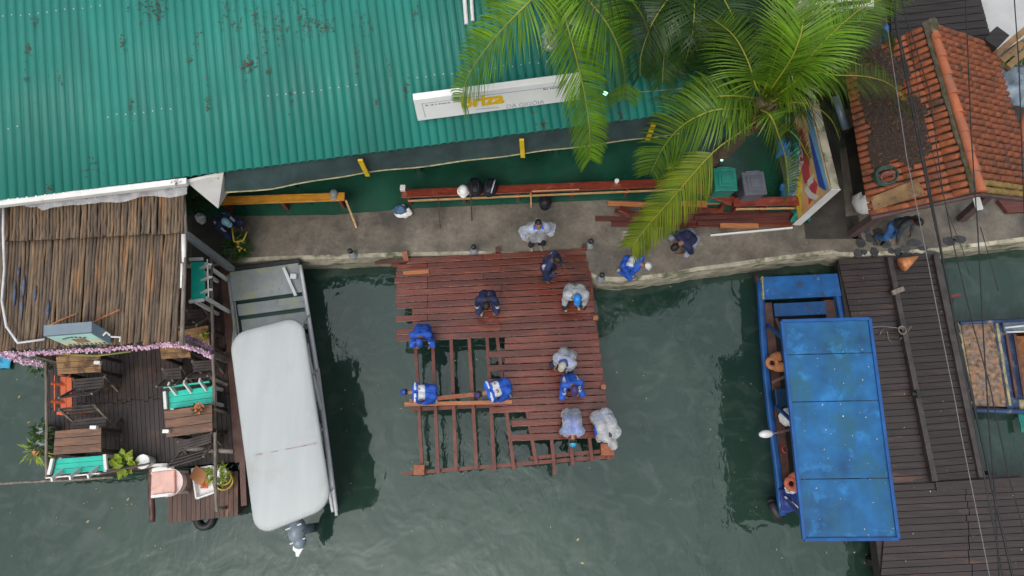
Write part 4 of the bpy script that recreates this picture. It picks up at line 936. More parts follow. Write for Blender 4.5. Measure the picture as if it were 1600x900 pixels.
mb = MB(); mb.slab([W(306,727,.06),W(324,739,.06),W(316,761,.05),W(296,746,.05)], .03); solo(mb, 'cardboard_sheet', M['cardboard'], 'brown cardboard square lying tilted over the foam tray', 'cardboard')
cloth('orange_cloth', 319, 757, .02, .13, .13, M['orange_plastic'], 'small orange rag on the foam tray under the cardboard', 41)
mb = MB(); mb.ring(W(350,752,.06), .15, .014, 24, 6, (0.2,.1,1)); mb.ring(W(352,748,.09), .11, .014, 24, 6, (-.1,.3,1)); solo(mb, 'hose_loop', M['flower'], 'yellow hose loops around the white plant pot', 'hose')
# ---------------------------------------------------------------- grey passenger boat
gb = thing('passenger_boat', 'grey passenger boat with a long pale rounded canopy', 'boat', W(440,640,ZW))
def hull(o, stations, m, m_in, zt, zb, deckm, wall=.06, mi=None):
    """stations: (left, right) world points at gunwale height; builds a shell with a rim and floor"""
    mb = MB(); rows = []
    for l, r in stations:
        l = V(l); r = V(r); c = (l+r)/2; d = (r-l).normalized()
        rows.append([mb.bm.verts.new(p) for p in (V((c.x,c.y,zb))+(l-c)*.72*V((1,1,0)), l, l+d*wall, V((c.x,c.y,zb+.12))+(l-c)*.70*V((1,1,0)), V((c.x,c.y,zb+.12))+(r-c)*.70*V((1,1,0)), r-d*wall, r, V((c.x,c.y,zb))+(r-c)*.72*V((1,1,0)))])
    for a, b in zip(rows, rows[1:]):
        for k in range(8):
            f = mb.bm.faces.new([a[k],b[k],b[(k+1)%8],a[(k+1)%8]])
            f.material_index = 1 if k in (2,3,4) else 0
    mb.bm.faces.new(rows[0]); mb.bm.faces.new(rows[-1][::-1])
    return mb.build('hull', [m, m_in], o)
def gs(t):  # gunwale of the grey boat, t 0 bow .. 1 stern
    zl = .10
    l = W(358,430,zl).lerp(W(412,812,zl), t); r = W(470,415,zl).lerp(W(526,798,zl), t)
    bulge = .03*sin(pi*t); d = (r-l).normalized(); return l-d*bulge, r+d*bulge
hull(gb, [gs(t/10) for t in range(11)], M['boat_grey'], M['boat_inside'], .1, ZW-.15, None)
def gq(t0,t1,s0,s1,z):
    a,b = gs(t0); c,d = gs(t1); f = lambda l,r,s: l.lerp(r,s)+V((0,0,z))
    return [f(a,b,s0),f(a,b,s1),f(c,d,s1),f(c,d,s0)]
mb = MB(); mb.slab(gq(-.01,.118,.02,.98,.05), .05); mb.build('bow_deck', M['boat_grey'], gb, bevel=.01)
mb = MB(); mb.slab(gq(.132,.182,.06,.96,.0), .04); mb.slab(gq(.197,.250,.07,.95,-.05), .04); mb.build('bow_steps', M['boat_grey'], gb, bevel=.008)
mb = MB(); mb.slab(gq(.11,.27,.04,.96,-.10), .03); mb.build('step_grooves', M['groove'], gb)
mb = MB(); mb.slab(gq(-.035,-.008,.0,1.0,.0), .14); mb.build('bow_fender', M['black'], gb, bevel=.02)
for s in (0,1):
    mb = MB()
    ps = [gs(t/20)[s]+V((0,0,.03)) for t in range(21)]; 
    mb.tube(ps, .035, 6); mb.build('gunwale', M['alu'] if s else M['boat_grey'], gb, smooth=True)
mb = MB(); mb.slab(gq(.27,.97,.08,.92,-.45), .03); mb.build('floor', M['boat_inside'], gb)
for t in (.33,.5,.66,.8):
    mb = MB(); mb.slab(gq(t,t+.07,.08,.92,-.12), .04); mb.build('thwart', M['boat_grey'], gb)
mb = MB(); mb.bar(W(443,418,.22), W(462,462,.2), .055, .03); mb.build('bow_bar', M['alu'], gb)
mb = MB(); mb.box(W(460,433,.15)+V((-.06,-.05,0)), W(460,433,.15)+V((.06,.05,.08))); mb.build('cleat', M['alu'], gb, bevel=.01)
# canopy: rounded slab, slightly crowned
cq = [W(357,522,1.5),W(472,492,1.5),W(519,792,1.5),W(398,840,1.5)]
cc = sum(cq,V())/4; mb = MB()
def rr(q, rad, n=7):
    out = []
    for i in range(4):
        p = q[i]; a = (q[i-1]-p).normalized(); b = (q[(i+1)%4]-p).normalized()
        c = p+(a+b)*rad
        for k in range(n+1):
            t = k/n*pi/2; out.append(c-b*rad*cos(t)-a*rad*sin(t))
    return out
outl = rr(cq, .30); mid = sum(outl,V())/len(outl)
lv = []
for s, z in ((.985,-.06),(1,-.03),(.985,.0),(.93,.022),(.75,.045),(.4,.06)):
    lv.append([mb.bm.verts.new(mid+(p-mid)*V((s,s,1))+V((0,0,z))) for p in outl])
for a, b in zip(lv, lv[1:]):
    for i in range(len(a)): mb.bm.faces.new([a[i],a[(i+1)%len(a)],b[(i+1)%len(a)],b[i]])
mb.bm.faces.new(lv[-1]); mb.bm.faces.new(lv[0][::-1]); cano = mb.build('canopy', M['boat_canopy'], gb, smooth=True)
mb = MB(); a = W(374,716,1.562); b = W(494,693,1.562)
for i in range(10): 
    t0,t1 = i/10,(i+1)/10
    if rs.random() < .8: mb.bar(a.lerp(b,t0), a.lerp(b,t1), .012, .008)
mb.build('seam', mat('seam_rust',(.42,.33,.29),.7,.3,8), cano)
for t in (.22,.45,.68,.92):
    for s in (0,1):
        p = gs(t)[s]; c = cq[0].lerp(cq[3],(t-.2)/.76) if s == 0 else cq[1].lerp(cq[2],(t-.2)/.76)
        c = c.lerp(mid,.06); mb = MB(); mb.tube([p+V((0,0,.03)), V((c.x,c.y,1.46))], .02, 6); mb.build('canopy_post', M['alu'], gb)
for (x0,y0,x1,y1,z) in ((472,512,502,640,.75),(497,575,526,806,.55),(505,715,520,800,.5)):
    mb = MB(); mb.tube([W(x0,y0,z),W(x1,y1,z)], .026, 8); mb.build('hand_rail', M['alu'], gb, smooth=True)
# outboard motor
om = W(462,832,.25); mb = MB(); mb.ell(om+V((.05,.05,.12)), (.16,.22,.17), None, 14, 9); mb.build('motor_cowl', M['motor'], gb, smooth=True)
mb = MB(); mb.ell(om+V((.10,-.14,.08)), (.12,.13,.13), None, 12, 8); mb.box(om+V((-.02,-.05,-.9)), om+V((.10,.10,0))); mb.build('motor_leg', M['motor'], gb, smooth=True)
for k in range(3):
    mb = MB(); a = om+V((-.10+.03*k,.06-.12*k,.26-.05*k)); mb.bar(a, a+V((.26,.10,0)), .025, .012); mb.build('motor_stripe', M['black' if k == 1 else 'alu'], gb)
mb = MB(); c = W(468,858,.16); mb.slab([c+V((x,y,.10)) for x,y in ((-.10,.10),(.03,.12),(.09,.02),(.05,-.05),(.02,-.12),(-.03,-.11),(-.04,-.04),(-.09,-.01))], .06); mb.build('motor_flash', M['white_gloss'], gb, bevel=.01)
# ---------------------------------------------------------------- blue boat with plank roof
bb = thing('covered_boat', 'bright blue wooden boat with a flat painted roof beside the dark dock', 'boat', W(1290,640,ZW))
def bs_(t):
    z = -.10
    l = W(1182,440,z).lerp(W(1216,806,z), t); r = W(1308,434,z).lerp(W(1362,800,z), t)
    d = (r-l).normalized(); b = .05*sin(pi*min(1,t*1.2)); return l-d*b, r+d*b
hull(bb, [bs_(t/10) for t in range(11)], M['blue_boat'], M['dark_inside'], 0, ZW-.15, None, wall=.14)
def bq(t0,t1,s0,s1,z):
    a,b = bs_(t0); c,d = bs_(t1); f = lambda l,r,s: l.lerp(r,s)+V((0,0,z))
    return [f(a,b,s0),f(a,b,s1),f(c,d,s1),f(c,d,s0)]
mb = MB(); mb.slab(bq(-.015,.09,.05,.985,.10), .07); mb.build('bow_deck', M['blue_boat'], bb, bevel=.015)
mb = MB(); mb.bar(bq(-.015,.09,.045,1,.09)[0], bq(-.015,.09,.045,1,.09)[3], .03, .09); mb.build('bow_trim', M['old_cream'], bb)
mb = MB(); mb.slab(bq(.105,.165,.19,.80,.02), .06); mb.build('bow_seat', M['blue_boat'], bb, bevel=.01)
for s0,s1,t1 in ((.07,.17,.95),(.79,.91,.19)):
    mb = MB(); mb.slab(bq(.10,t1,s0,s1,.0), .04); mb.build('side_bench', M['brown_wood'], bb)
mb = MB(); mb.slab(bq(.10,.97,.10,.92,-.33), .03); mb.build('floor', M['dark_inside'], bb)
for p_, q_, w_ in ((W(1212,497,.1), W(1222,520,.1), .05),(W(1206,598,.25), W(1240,582,.4), .045),(W(1216,676,.25), W(1250,668,.35), .045)):
    mb = MB(); mb.bar(p_, q_, w_, .03); mb.build('cross_bar', M['brown_wood'], bb)
for s in (0,1):
    mb = MB(); mb.tube([bs_(t/16)[s]+(bs_(t/16)[1-s]-bs_(t/16)[s]).normalized()*.065+V((0,0,.03)) for t in range(17)], .068, 8, flat=.55); mb.build('gunwale', M['blue_rim'], bb, smooth=True)
rq = [W(1221,502,1.35),W(1358,498,1.35),W(1403,842,1.35),W(1256,843,1.35)]
cv = thing
mb = MB(); L3 = [0,.165,.39,.74,1]
for a, b in zip(L3, L3[1:]):
    n = 10
    q = [rq[0].lerp(rq[3],a+.0015),rq[1].lerp(rq[2],a+.0015),rq[1].lerp(rq[2],b-.0015),rq[0].lerp(rq[3],b-.0015)]
    mb.slab([p+V((0,0,.004*(a > .1))) for p in q], .04)
roof = mb.build('flat_roof', M['blue_canopy'], bb, bevel=.006)
for a, b in ((0,3),(1,2),(0,1),(3,2)):
    mb = MB(); e = (rq[b]-rq[a]).normalized()*.0; mb.bar(rq[a]+V((0,0,.0)), rq[b]+V((0,0,.0)), .055, .075); mb.build('roof_edge', M['blue_rim'], roof, bevel=.008)
mb = MB()
for _ in range(45):
    p = rq[0].lerp(rq[1],rs.random()).lerp(rq[3].lerp(rq[2],rs.random()),rs.random())+V((0,0,.012)); leaf(mb, p, rs.uniform(.006,.018), rs.random()*6, .3, .7)
struct(mb, 'roof_droppings', mat('droppings',(.62,.63,.55),.7,.3,10), 'stuff', recalc=False)
for t in (.2,.55,.93):
    for s in (0,1):
        p = bs_(t)[s].lerp(bs_(t)[1-s], .10 if s == 0 else .06); c = (rq[0].lerp(rq[3],(t-.15)/.82) if s == 0 else rq[1].lerp(rq[2],(t-.15)/.82)).lerp(sum(rq,V())/4,.08)
        mb = MB(); mb.bar(p, V((c.x,c.y,1.31)), .05, .05, up=(0,1,0)); mb.build('roof_post', M['blue_rim'], bb)
tyre(1212,795,-.25,.15,.085,'black tyre hung at the stern corner of the blue boat', (1,.5,.6))
tyre(1184,440,-.25,.13,.07,'black tyre hung at the bow corner of the blue boat', (1,.3,.3))
def vest(c, rz, m, label):
    o = thing('life_vest', label, 'life vest', c, 'life vests in the blue boat'); m3 = Matrix.Rotation(rz,3,'Z'); c = V(c)
    for s in (-1,1):
        mb = MB(); mb.ell(c+m3@V((s*.10,0,.07)), (.095,.19,.06), m3, 12, 8); mb.build('foam_panel', m, o, smooth=True)
    mb = MB(); mb.ring(c+m3@V((0,.16,.08)), .09, .045, 14, 7); mb.build('collar', m, o, smooth=True)
    mb = MB(); mb.bar(c+m3@V((-.19,-.04,.10)), c+m3@V((.19,-.04,.10)), .03, .075); mb.build('belt', M['black'], o)
vest(W(1217,566,.02), 1.75, M['terracotta'], 'orange life vest on the side bench of the blue boat')
vest(W(1247,753,.02), 1.75, mat('coral_foam',(.65,.17,.10),.6,.15,8), 'coral-red life vest near the stern of the blue boat')
mb = MB(); bagmesh(mb, W(1227,653,.0), .16, .16, .32, 9); solo(mb, 'rice_sack', M['foam'], 'bulging white sack on the side bench under the blue roof', 'sack', smooth=True)
fo = thing('boat_fender', 'white oval fender hanging outside the blue boat', 'fender', W(1197,677,-.3))
mb = MB(); mb.ell(W(1197,678,-.05), (.14,.075,.075), Matrix.Rotation(.1,3,'Z'), 16, 10); mb.build('fender_body', M['white_gloss'], fo, smooth=True)
mb = MB(); mb.tube([W(1205,677,-.02), W(1218,676,.05), W(1224,675,.1)], .012, 6); mb.build('fender_rope', M['pale_cable'], fo)
mb = MB(); c = W(1222,622,.0); mb.box(c+V((-.13,-.16,-.3)), c+V((.15,.16,.0))); mb.box(c+V((-.14,-.17,.003)), c+V((.16,.17,.06))); solo(mb, 'cool_box', mat('dark_blue_plastic',(.012,.045,.10),.4,.1,6), 'dark blue cool box between the benches of the blue boat', 'cool box', bevel=.015)
mb = MB(); mb.ring(W(1226,702,-.1), .065, .014, 18, 7, (.6,.1,1)); solo(mb, 'red_ring', M['b_red'], 'small red ring of hose inside the blue boat', 'ring', smooth=True)
cloth('navy_tarp', 1238, 782, .02, .42, .38, mat('navy_tarp',(.012,.035,.20),.5,.3,6), 'navy blue tarp covering the stern of the blue boat', 51, 'tarp')
mb = MB(); mb.bar(W(1226,776,.10), W(1248,794,.10), .03, .02); solo(mb, 'paddle_shaft', M['alu'], 'pale metal shaft lying across the navy tarp', 'pole')
cloth('white_rag', 1238, 767, .1, .20, .12, M['foam'], 'crumpled white rag beside the coral life vest', 61)
# ---------------------------------------------------------------- dark dock on the right
dd = thing('dark_dock', 'weathered dark brown plank dock with long capped beams', 'dock', W(1430,650,-.1))
def dplanks(quad, n, m, name, seams=()):
    mb = MB(); a,b,c,d = quad; planks(mb, [a,d,c,b], n, 0, 0, gap=.10, seams=seams); return mb.build(name, m, dd)
z = .03
dplanks([W(1309,405,z),W(1387,400,z),W(1458,752,z),W(1392,756,z)], 36, M['dock_planks'], 'planking')
dplanks([W(1392,400,z),W(1457,396,z),W(1528,746,z),W(1462,752,z)], 34, M['dock_dark'], 'planking')
dplanks([W(1388,758,z),W(1640,745,z),W(1680,930,z),W(1372,945,z)], 17, M['dock_planks'], 'platform_planking', (.48,))
dplanks([W(1308,408,z-.045),W(1330,406,z-.045),W(1384,780,z-.045),W(1362,780,z-.045)], 3, M['dock_dark'], 'under_frame')
mb = MB(); mb.slab([W(1312,410,-.02),W(1455,402,-.02),W(1524,742,-.02),W(1640,742,-.02),W(1660,930,-.02),W(1380,930,-.02)], .25); mb.build('dock_frame', M['dock_dark'], dd)
mb = MB(); mb.bar(W(1388,401,.09), W(1459,752,.09), .10, .11); mb.build('capping_beam', M['dock_beam'], dd, bevel=.01)
mb = MB(); mb.bar(W(1461,398,.05), W(1533,746,.05), .12, .09); mb.build('edge_beam', M['dock_beam'], dd, bevel=.01)
mb = MB(); mb.bar(W(1462,760,.045), W(1600,752,.045), .15, .05); mb.build('cross_beam', M['dock_planks'], dd, bevel=.006)
for x,y in ((1320,430),(1378,760),(1545,742),(1480,470),(1375,880)):
    p = W(x,y,-.2); mb = MB(); mb.tube([V((p.x,p.y,-2)), V((p.x,p.y,-.1))], .08, 8); mb.build('pile', M['dock_dark'], dd)
mb = MB()
for _ in range(60):
    x = rs.uniform(1320,1600); y = rs.uniform(420,890)
    if y < 750 and (x > 1315+ (y-400)*.21+140): continue
    leaf(mb, W(x,y,.045), rs.uniform(.008,.022), rs.random()*6, .3, .7)
struct(mb, 'dock_leaf_litter', M['float_leaf'], 'stuff', recalc=False)
mb = MB(); mb.bar(W(1394,458,.17), W(1412,451,.17), .09, .05); solo(mb, 'wood_block', M['grey_wood'], 'pale wood offcut on the beam of the dark dock', 'wood block')
mb = MB(); mb.bar(W(1476,466,-.05), W(1502,460,-.05), .06, .04); solo(mb, 'timber_board', M['red_joist'], 'short red board sticking out of the dark dock over the shallow water', 'board')
cable_px('mooring_rope', [(1358,512,1.30),(1376,510,.6),(1400,512,.16),(1412,514,.17)], .1, .010, 'pale_cable', 'thin mooring rope from the blue roof to the dock beam', 'rope')
rp = MB()
for k in range(3): rp.ring(W(1410,516,.16+.015*k), .06+.012*k, .008, 14, 5, (.2*k-.2,.1,1))
rp.tube([W(1416,514,.16),W(1424,510,.12),W(1414,524,.1),W(1406,530,.06)], .008, 5); solo(rp, 'rope_knot', M['grey_wood'], 'knotted rope around the dock beam beside the blue roof', 'rope')
rp = MB(); rp.tube([W(1374,524,.05),W(1378,516,.06),W(1380,514,.05)], .007, 5); rp.tube([W(1386,518,.05),W(1388,530,.05),W(1394,535,.05)], .007, 5); solo(rp, 'rope_scrap', M['grey_wood'], 'loose rope scraps on the dock planks near the blue roof', 'rope')
mb = MB(); c = W(1432,616,.14); mb.box(c+V((-.10,-.03,0)), c+V((.12,.03,.05))); mb.box(c+V((-.03,-.07,.0)), c+V((.04,.07,.07))); solo(mb, 'dock_cleat', M['black'], 'black iron cleat on the dock beam', 'cleat', bevel=.008)
# terracotta cone at the dock end
mb = MB(); c = W(1418,409,.20); ax = (W(1440,397,.25)-W(1412,411,.17)).normalized(); L = .36
mb.tube([c-ax*.15, c-ax*.13, c-ax*.08, c+ax*.05, c+ax*.22], [.10,.145,.135,.085,.012], 16); solo(mb, 'clay_horn', M['terracotta'], 'orange terracotta cone lying at the dock end by the paving stones', 'cone', smooth=True)
# ---------------------------------------------------------------- old worn boat
ob = thing('old_boat', 'worn blue and peach old boat with tyre-lined side moored right of the dark dock', 'boat', W(1570,570,ZW))
def os_(t):
    zl = -.12; return W(1493,502,zl).lerp(W(1745,490,zl), t), W(1518,644,zl).lerp(W(1765,650,zl), t)
hull(ob, [os_(t/8) for t in range(9)], M['old_blue'], M['rust'], 0, ZW-.15, None, wall=.09)
def oq(t0,t1,s0,s1,z):
    a,b = os_(t0); c,d = os_(t1); f = lambda l,r,s: l.lerp(r,s)+V((0,0,z))
    return [f(a,b,s0),f(a,b,s1),f(c,d,s1),f(c,d,s0)]
mb = MB(); mb.slab(oq(.02,.225,.03,.94,.06), .05); mb.build('bow_deck', M['old_deck'], ob, bevel=.01)
mb = MB(); mb.slab(oq(.215,.255,.02,.97,.075), .05); mb.slab(oq(.26,.30,.05,.95,.03), .05); mb.slab(oq(.31,.36,.08,.95,-.02), .05); mb.build('bow_step', M['old_blue'], ob, bevel=.008)
mb = MB(); mb.slab(oq(.27,1,.03,.16,.09), .05); mb.build('side_deck', M['old_pale'], ob, bevel=.01)
mb = MB(); mb.slab(oq(.30,1,.86,.99,.05), .05); mb.build('side_bench', M['old_cream'], ob, bevel=.01)
mb = MB(); mb.slab(oq(.36,1,.17,.86,-.22), .04); mb.build('floor', M['rust'], ob)
for t_ in (.275,.325):
    mb = MB(); mb.slab(oq(t_,t_+.016,.18,.84,.085), .03); mb.build('plank', M['brown_wood'], ob)
mb = MB(); mb.slab(oq(.222,.238,.04,.93,.10), .03); mb.build('deck_lip', M['old_cream'], ob)
for g_, r_ in ((((1500,505),(1560,502),(1640,498)),.035),(((1520,641),(1580,643),(1660,645)),.045)):
    mb = MB(); mb.tube([W(x_,y_,.03) for x_,y_ in g_], r_, 7); mb.build('gunwale', M['old_blue'], ob, smooth=True)
mb = MB(); mb.slab(oq(-.02,.03,.02,.98,.03), .05); mb.build('bow_rim', M['old_cream'], ob)
for k in range(8):
    t = (k+.6)/8; p = os_(0)[0].lerp(os_(0)[1], t); mb = MB(); mb.ring(p+V((-.035,0,.03)), .080, .048, 14, 7, (1,.15,.55)); mb.build('tyre_fender', M['black'], ob, smooth=True)
mb = MB(); mb.tube([W(1570,512,.05),W(1620,507,.05)], .02, 7); mb.tube([W(1572,519,.02),W(1620,517,.02)], .018, 7); mb.build('metal_rail', M['alu'], ob, smooth=True)
cloth('teal_rope_tuft', 1596, 660, -.45, .10, .35, M['teal_cloth'], 'teal rope tuft trailing in the water beside the old boat', 71, 'rope')
# ---------------------------------------------------------------- tiled hut
th = thing('tiled_hut', 'small hut with an orange clay tile gable roof covered partly in dead leaves', 'hut', (7.1,5.7,0))
sw,nw,ne,se = W(1362,338,2.5),W(1320,95,2.5),W(1546,68,2.5),W(1618,312,2.5)
rS,rN = W(1530,301,3.4),W(1452,36,3.4)
def slope(name, e0, e1, r0, r1, rows, tl, mossrow=0):
    """tiles run from the eave e to the ridge r; e0,r0 the south end"""
    mb = MB(); nn = (e1-e0).cross(r0-e0).normalized(); nn = nn if nn.z > 0 else -nn
    mb.slab([e0,e1,r1,r0], .05, -nn); mb.build('roof_underlay', M['tile_base'], th)
    mb = MB(); mo = MB()
    for i in range(rows):
        t = (i+.5)/rows; a = e0.lerp(e1,t); b = r0.lerp(r1,t); L = (b-a).length; n = max(1,round(L/tl)); sd = (e1-e0).normalized()
        for k in range(n):
            tgt = mo if i < mossrow else mb
            s0 = k/n-.02; s1 = (k+1)/n+.035; p0 = a.lerp(b,s0)+nn*(.020+.006*rs.random())+sd*rs.uniform(-.01,.01); p1 = a.lerp(b,s1)+nn*(.006)+sd*rs.uniform(-.008,.008)
            for rad0, rad1, o in ((.052,.042,0),):
                seg = 6; v0 = []; v1 = []
                for q in range(seg+1):
                    an = pi*q/seg; v0.append(tgt.bm.verts.new(p0+sd*cos(an)*rad0+nn*sin(an)*rad0*.85)); v1.append(tgt.bm.verts.new(p1+sd*cos(an)*rad1+nn*sin(an)*rad1*.85))
                for q in range(seg): tgt.bm.faces.new([v0[q],v0[q+1],v1[q+1],v1[q]])
                tgt.bm.faces.new(v0)
    o = mb.build('tile_slope', M['tile'], th)
    for p in o.data.polygons: p.use_smooth = len(p.vertices) == 4
    if mossrow: mo.build('mossy_eave_tiles', M['tile_moss'], th)
    else: mo.bm.free()
slope('west', sw, nw, rS, rN, 25, .30)
slope('east', se, ne, rS, rN, 25, .22, 2)
mb = MB(); n = 9
for k in range(n):
    a = rS.lerp(rN,(k-.05)/n)+V((0,0,.06)); b = rS.lerp(rN,(k+1.06)/n)+V((0,0,.045))
    if k == n-1: b = rS.lerp(rN,.93)+V((0,0,.05))
    seg = 8; v0=[];v1=[]
    for q in range(seg+1):
        an = pi*q/seg; v0.append(mb.bm.verts.new(a+V((cos(an)*.078,0,sin(an)*.075-.01)))); v1.append(mb.bm.verts.new(b+V((cos(an)*.066,0,sin(an)*.062-.01))))
    for q in range(seg): mb.bm.faces.new([v0[q],v0[q+1],v1[q+1],v1[q]])
    mb.bm.faces.new(v0)
mb.build('ridge_tiles', M['ridge_tile'], th)
mb = MB(); n = 30
mb.tube([rS.lerp(rN,i/n)+V((-.082+.012*rs.uniform(-1,1),0,.0)) for i in range(n+1)], [.032+.012*rs.random() for _ in range(n+1)], 6); mb.tube([rS.lerp(rN,.92), rN+V((0,.02,.02))], .10, 8); mb.build('ridge_mortar', M['mortar'], th)
mb = MB(); mb.bar(W(1362,341,2.46), W(1530,304,3.34), .05, .06); mb.bar(W(1530,304,3.34), W(1618,315,2.46), .05, .06); mb.build('gable_board', M['slab_brown'], th)
mb = MB(); mb.box((6.9,5.3,0),(8.2,6.9,2.45)); mb.build('wall', M['dark_concrete'], th)
p1 = W(1330,366,0); p2 = W(1502,342,0)
mb = MB(); mb.bar(p1, V((p1.x,p1.y,2.7)), .15, .13, up=(0,1,0)); mb.build('post', M['slab_brown'], th)
mb = MB(); mb.bar(p2, V((8.35,4.95,2.5)), .15, .13, up=(0,1,0)); mb.build('post', M['slab_brown'], th)
# leaves covering the west slope
def wl(s, t, o=.0):  # s south->north 0..1, t eave->ridge
    nn = (nw-sw).cross(rS-sw).normalized(); nn = nn if nn.z > 0 else -nn
    return sw.lerp(nw,s).lerp(rS.lerp(rN,s),t)+nn*o
def inl(s,t): 
    k = .075*NZ.noise(V((s*7,t*5,1)))+.03*NZ.noise(V((s*26,t*18,2)))
    return .25+k < s < .98+k and .10+k*1.5 < t < (.70 if s < .62 else .60)+k*2.2-.18*max(0,.42-s)*2
mb = MB(); g = {}
NS, NT = 70, 44
for i in range(NS):
    for j in range(NT):
        if inl((i+.5)/NS,(j+.5)/NT):
            q = []
            for a,b in ((i,j),(i+1,j),(i+1,j+1),(i,j+1)):
                if (a,b) not in g: g[(a,b)] = mb.bm.verts.new(wl(a/NS,b/NT,.065+.016*NZ.noise(V((a*.5,b*.5,3)))))
                q.append(g[(a,b)])
            mb.bm.faces.new(q)
struct(mb, 'litter_bed', M['litter_bed'], 'stuff', smooth=True)
mb = MB()
for _ in range(3800):
    s, t = rs.random(), rs.random()
    if inl(s,t) or (rs.random() < .05): leaf(mb, wl(s,t,rs.uniform(.07,.10)), rs.uniform(.010,.030), rs.random()*6.3, .6, .3)
struct(mb, 'leaf_litter', M['litter'], 'stuff', recalc=False)
rp = MB()
for k in range(7): rp.ring(W(1383,276,2.72)+V((.012*rs.uniform(-1,1),.012*rs.uniform(-1,1),.012*k)), .15+.022*rs.uniform(-1,1), .013, 26, 6, (-.35+.08*rs.uniform(-1,1),.08*rs.uniform(-1,1),1))
hs = thing('hose_coil', 'dark green hose coil with mauve cord lying on the tiled roof', 'hose', W(1383,276,2.7)); rp.build('hose', M['hose'], hs, smooth=True)
rp = MB()
for k in range(3): rp.ring(W(1387,278,2.76)+V((0,0,.01*k)), .09+.015*rs.uniform(-1,1), .009, 20, 5, (-.3,.1,1))
rp.build('cord', M['mauve'], hs, smooth=True)
nn_ = (nw-sw).cross(rS-sw).normalized(); nn_ = nn_ if nn_.z > 0 else -nn_
mb = MB(); q = [wl(.025,.0,.09)+V((.06,.0,0)),wl(.05,.55,.09),wl(.14,.50,.09),wl(.10,.03,.09)]; mb.slab(q, .02, -nn_); solo(mb, 'mossy_board', M['plank_beam'], 'mossy ochre board lying along the corner of the tiled roof', 'board')
mb = MB(); bagmesh(mb, W(1343,322,.01), .21, .24, .50, 12); hb = solo(mb, 'rice_sack', M['foam'], 'white sack standing at the corner of the tiled hut', 'sack', smooth=True)
ws = thing('white_shirt', 'white shirt with navy collar hung under the gable of the tiled hut', 'shirt', W(1524,318,1.2))
mb = MB(); mb.slab([W(1517,303,1.75),W(1528,300,1.75),W(1537,328,1.05),W(1525,330,1.05)], .08, (0,1,0)); mb.build('shirt_body', M['foam'], ws, bevel=.02)
mb = MB(); mb.bar(W(1515,304,1.78), W(1531,302,1.78), .08, .10); mb.build('collar', M['navy'], ws, bevel=.02)
cable_px('blue_pipe', [(1383,42,3.2),(1384,62,2.9),(1385,78,2.8)], 3, .06, 'blue_rim', 'short bright blue tube hanging beside the tiled roof', 'tube')
cable_px('pale_batten', [(1305,150,2.0),(1314,178,1.9),(1322,202,1.8)], 2, .07, 'zinc', 'pale metal strip between the banner wall and the tiled roof', 'strip')
# neighbours at the top right
db = thing('dark_plank_shed', 'shed with a black-brown plank roof behind the tiled hut', 'shed', (7.2,8.9,0))
mb = MB(); planks(mb, [W(1392,-60,2.4),W(1392,112,2.2),W(1560,100,2.2),W(1512,-80,2.4)], 16, 0, 0, gap=.1); mb.build('plank_roof', M['dark_roof'], db)
mb = MB(); mb.box((5.9,7.5,0),(8.4,9.8,2.1)); mb.build('wall', M['dark_concrete'], db)
mb = MB(); mb.bar(W(1541,75,2.6), W(1560,55,2.6), .26, .25); mb.build('beam_end', M['dark_roof'], db)
wb = thing('white_building', 'pale grey rendered building behind the tiled hut', 'building', (10,9.5,0))
mb = MB(); mb.slab([W(1518,-5,2.2),W(1560,85,2.2),W(1640,35,2.2),W(1660,-60,2.2),W(1520,-60,2.2)], 2.2); mb.build('rendered_block', M['grey_wall'], wb, bevel=.02)
mb = MB()
for k in range(3):
    d = V((.09*k,-.12*k,0)); mb.bar(W(1553,88,2.15)+d, W(1660,-2,2.15)+d, .11, .12)
solo(mb, 'ochre_beams', M['plank_beam'], 'three ochre beams side by side along the pale building', 'beams', 'beams')
cloth('tarp_sheet', 1588, 125, 1.2, .75, .85, M['tarp'], 'crumpled blue-grey tarp between the tiled roof and the ochre beams', 81, 'tarp')
mb = MB(); mb.slab([W(1565,150,.6),W(1640,120,.6),W(1640,260,.6),W(1590,240,.6)], .6); solo(mb, 'dark_crate', M['dark_concrete'], 'dark block below the tarp at the edge of the tiled roof', 'crate')
mb = MB(); n=10
for k in range(n): 
    a=W(1599,185+k*5,2.2); b=W(1599,190+k*5,2.2)
mb.tube([W(1601,178,2.2),W(1600,200,2.25),W(1601,240,2.2)], [.05,.10,.06], 10); solo(mb, 'clay_pipe', M['ridge_tile'], 'clay coloured pipe at the edge beside the tiled roof', 'pipe', smooth=True)
pot_plant('leafy_bush', 'small dark bush growing between the tiled roof and the tarp', W(1566,98,.8), None, .28, 160, .12, M['shrub'], .3, .1, 'bush')
mb = MB(); mb.slab([W(1560,312,.15),W(1610,296,.15),W(1620,330,.1),W(1575,332,.1)], .08); solo(mb, 'stacked_planks', M['dark_timber'], 'dark red planks under the right eave of the tiled hut', 'planks')
# slatted white pergola behind the palms
pg = thing('slatted_screen', 'white slatted pergola behind the big palm', 'pergola', W(1290,5,2.6))
for k in range(5):
    mb = MB(); mb.bar(W(1246,24-13*k,2.6), W(1362,8-13*k,2.6), .06, .05); mb.build('slat', M['white_paint'], pg)
mb = MB(); mb.bar(W(1250,28,2.55), W(1246,-60,2.55), .06, .06); mb.bar(W(1362,12,2.55), W(1356,-60,2.55), .06, .06); mb.build('frame', M['white_paint'], pg)
for px,py in ((1250,20),(1360,6)):
    p = W(px,py,2.5); mb = MB(); mb.bar(V((p.x,p.y,0)), p, .08,.08, up=(0,1,0)); mb.build('post', M['white_paint'], pg)
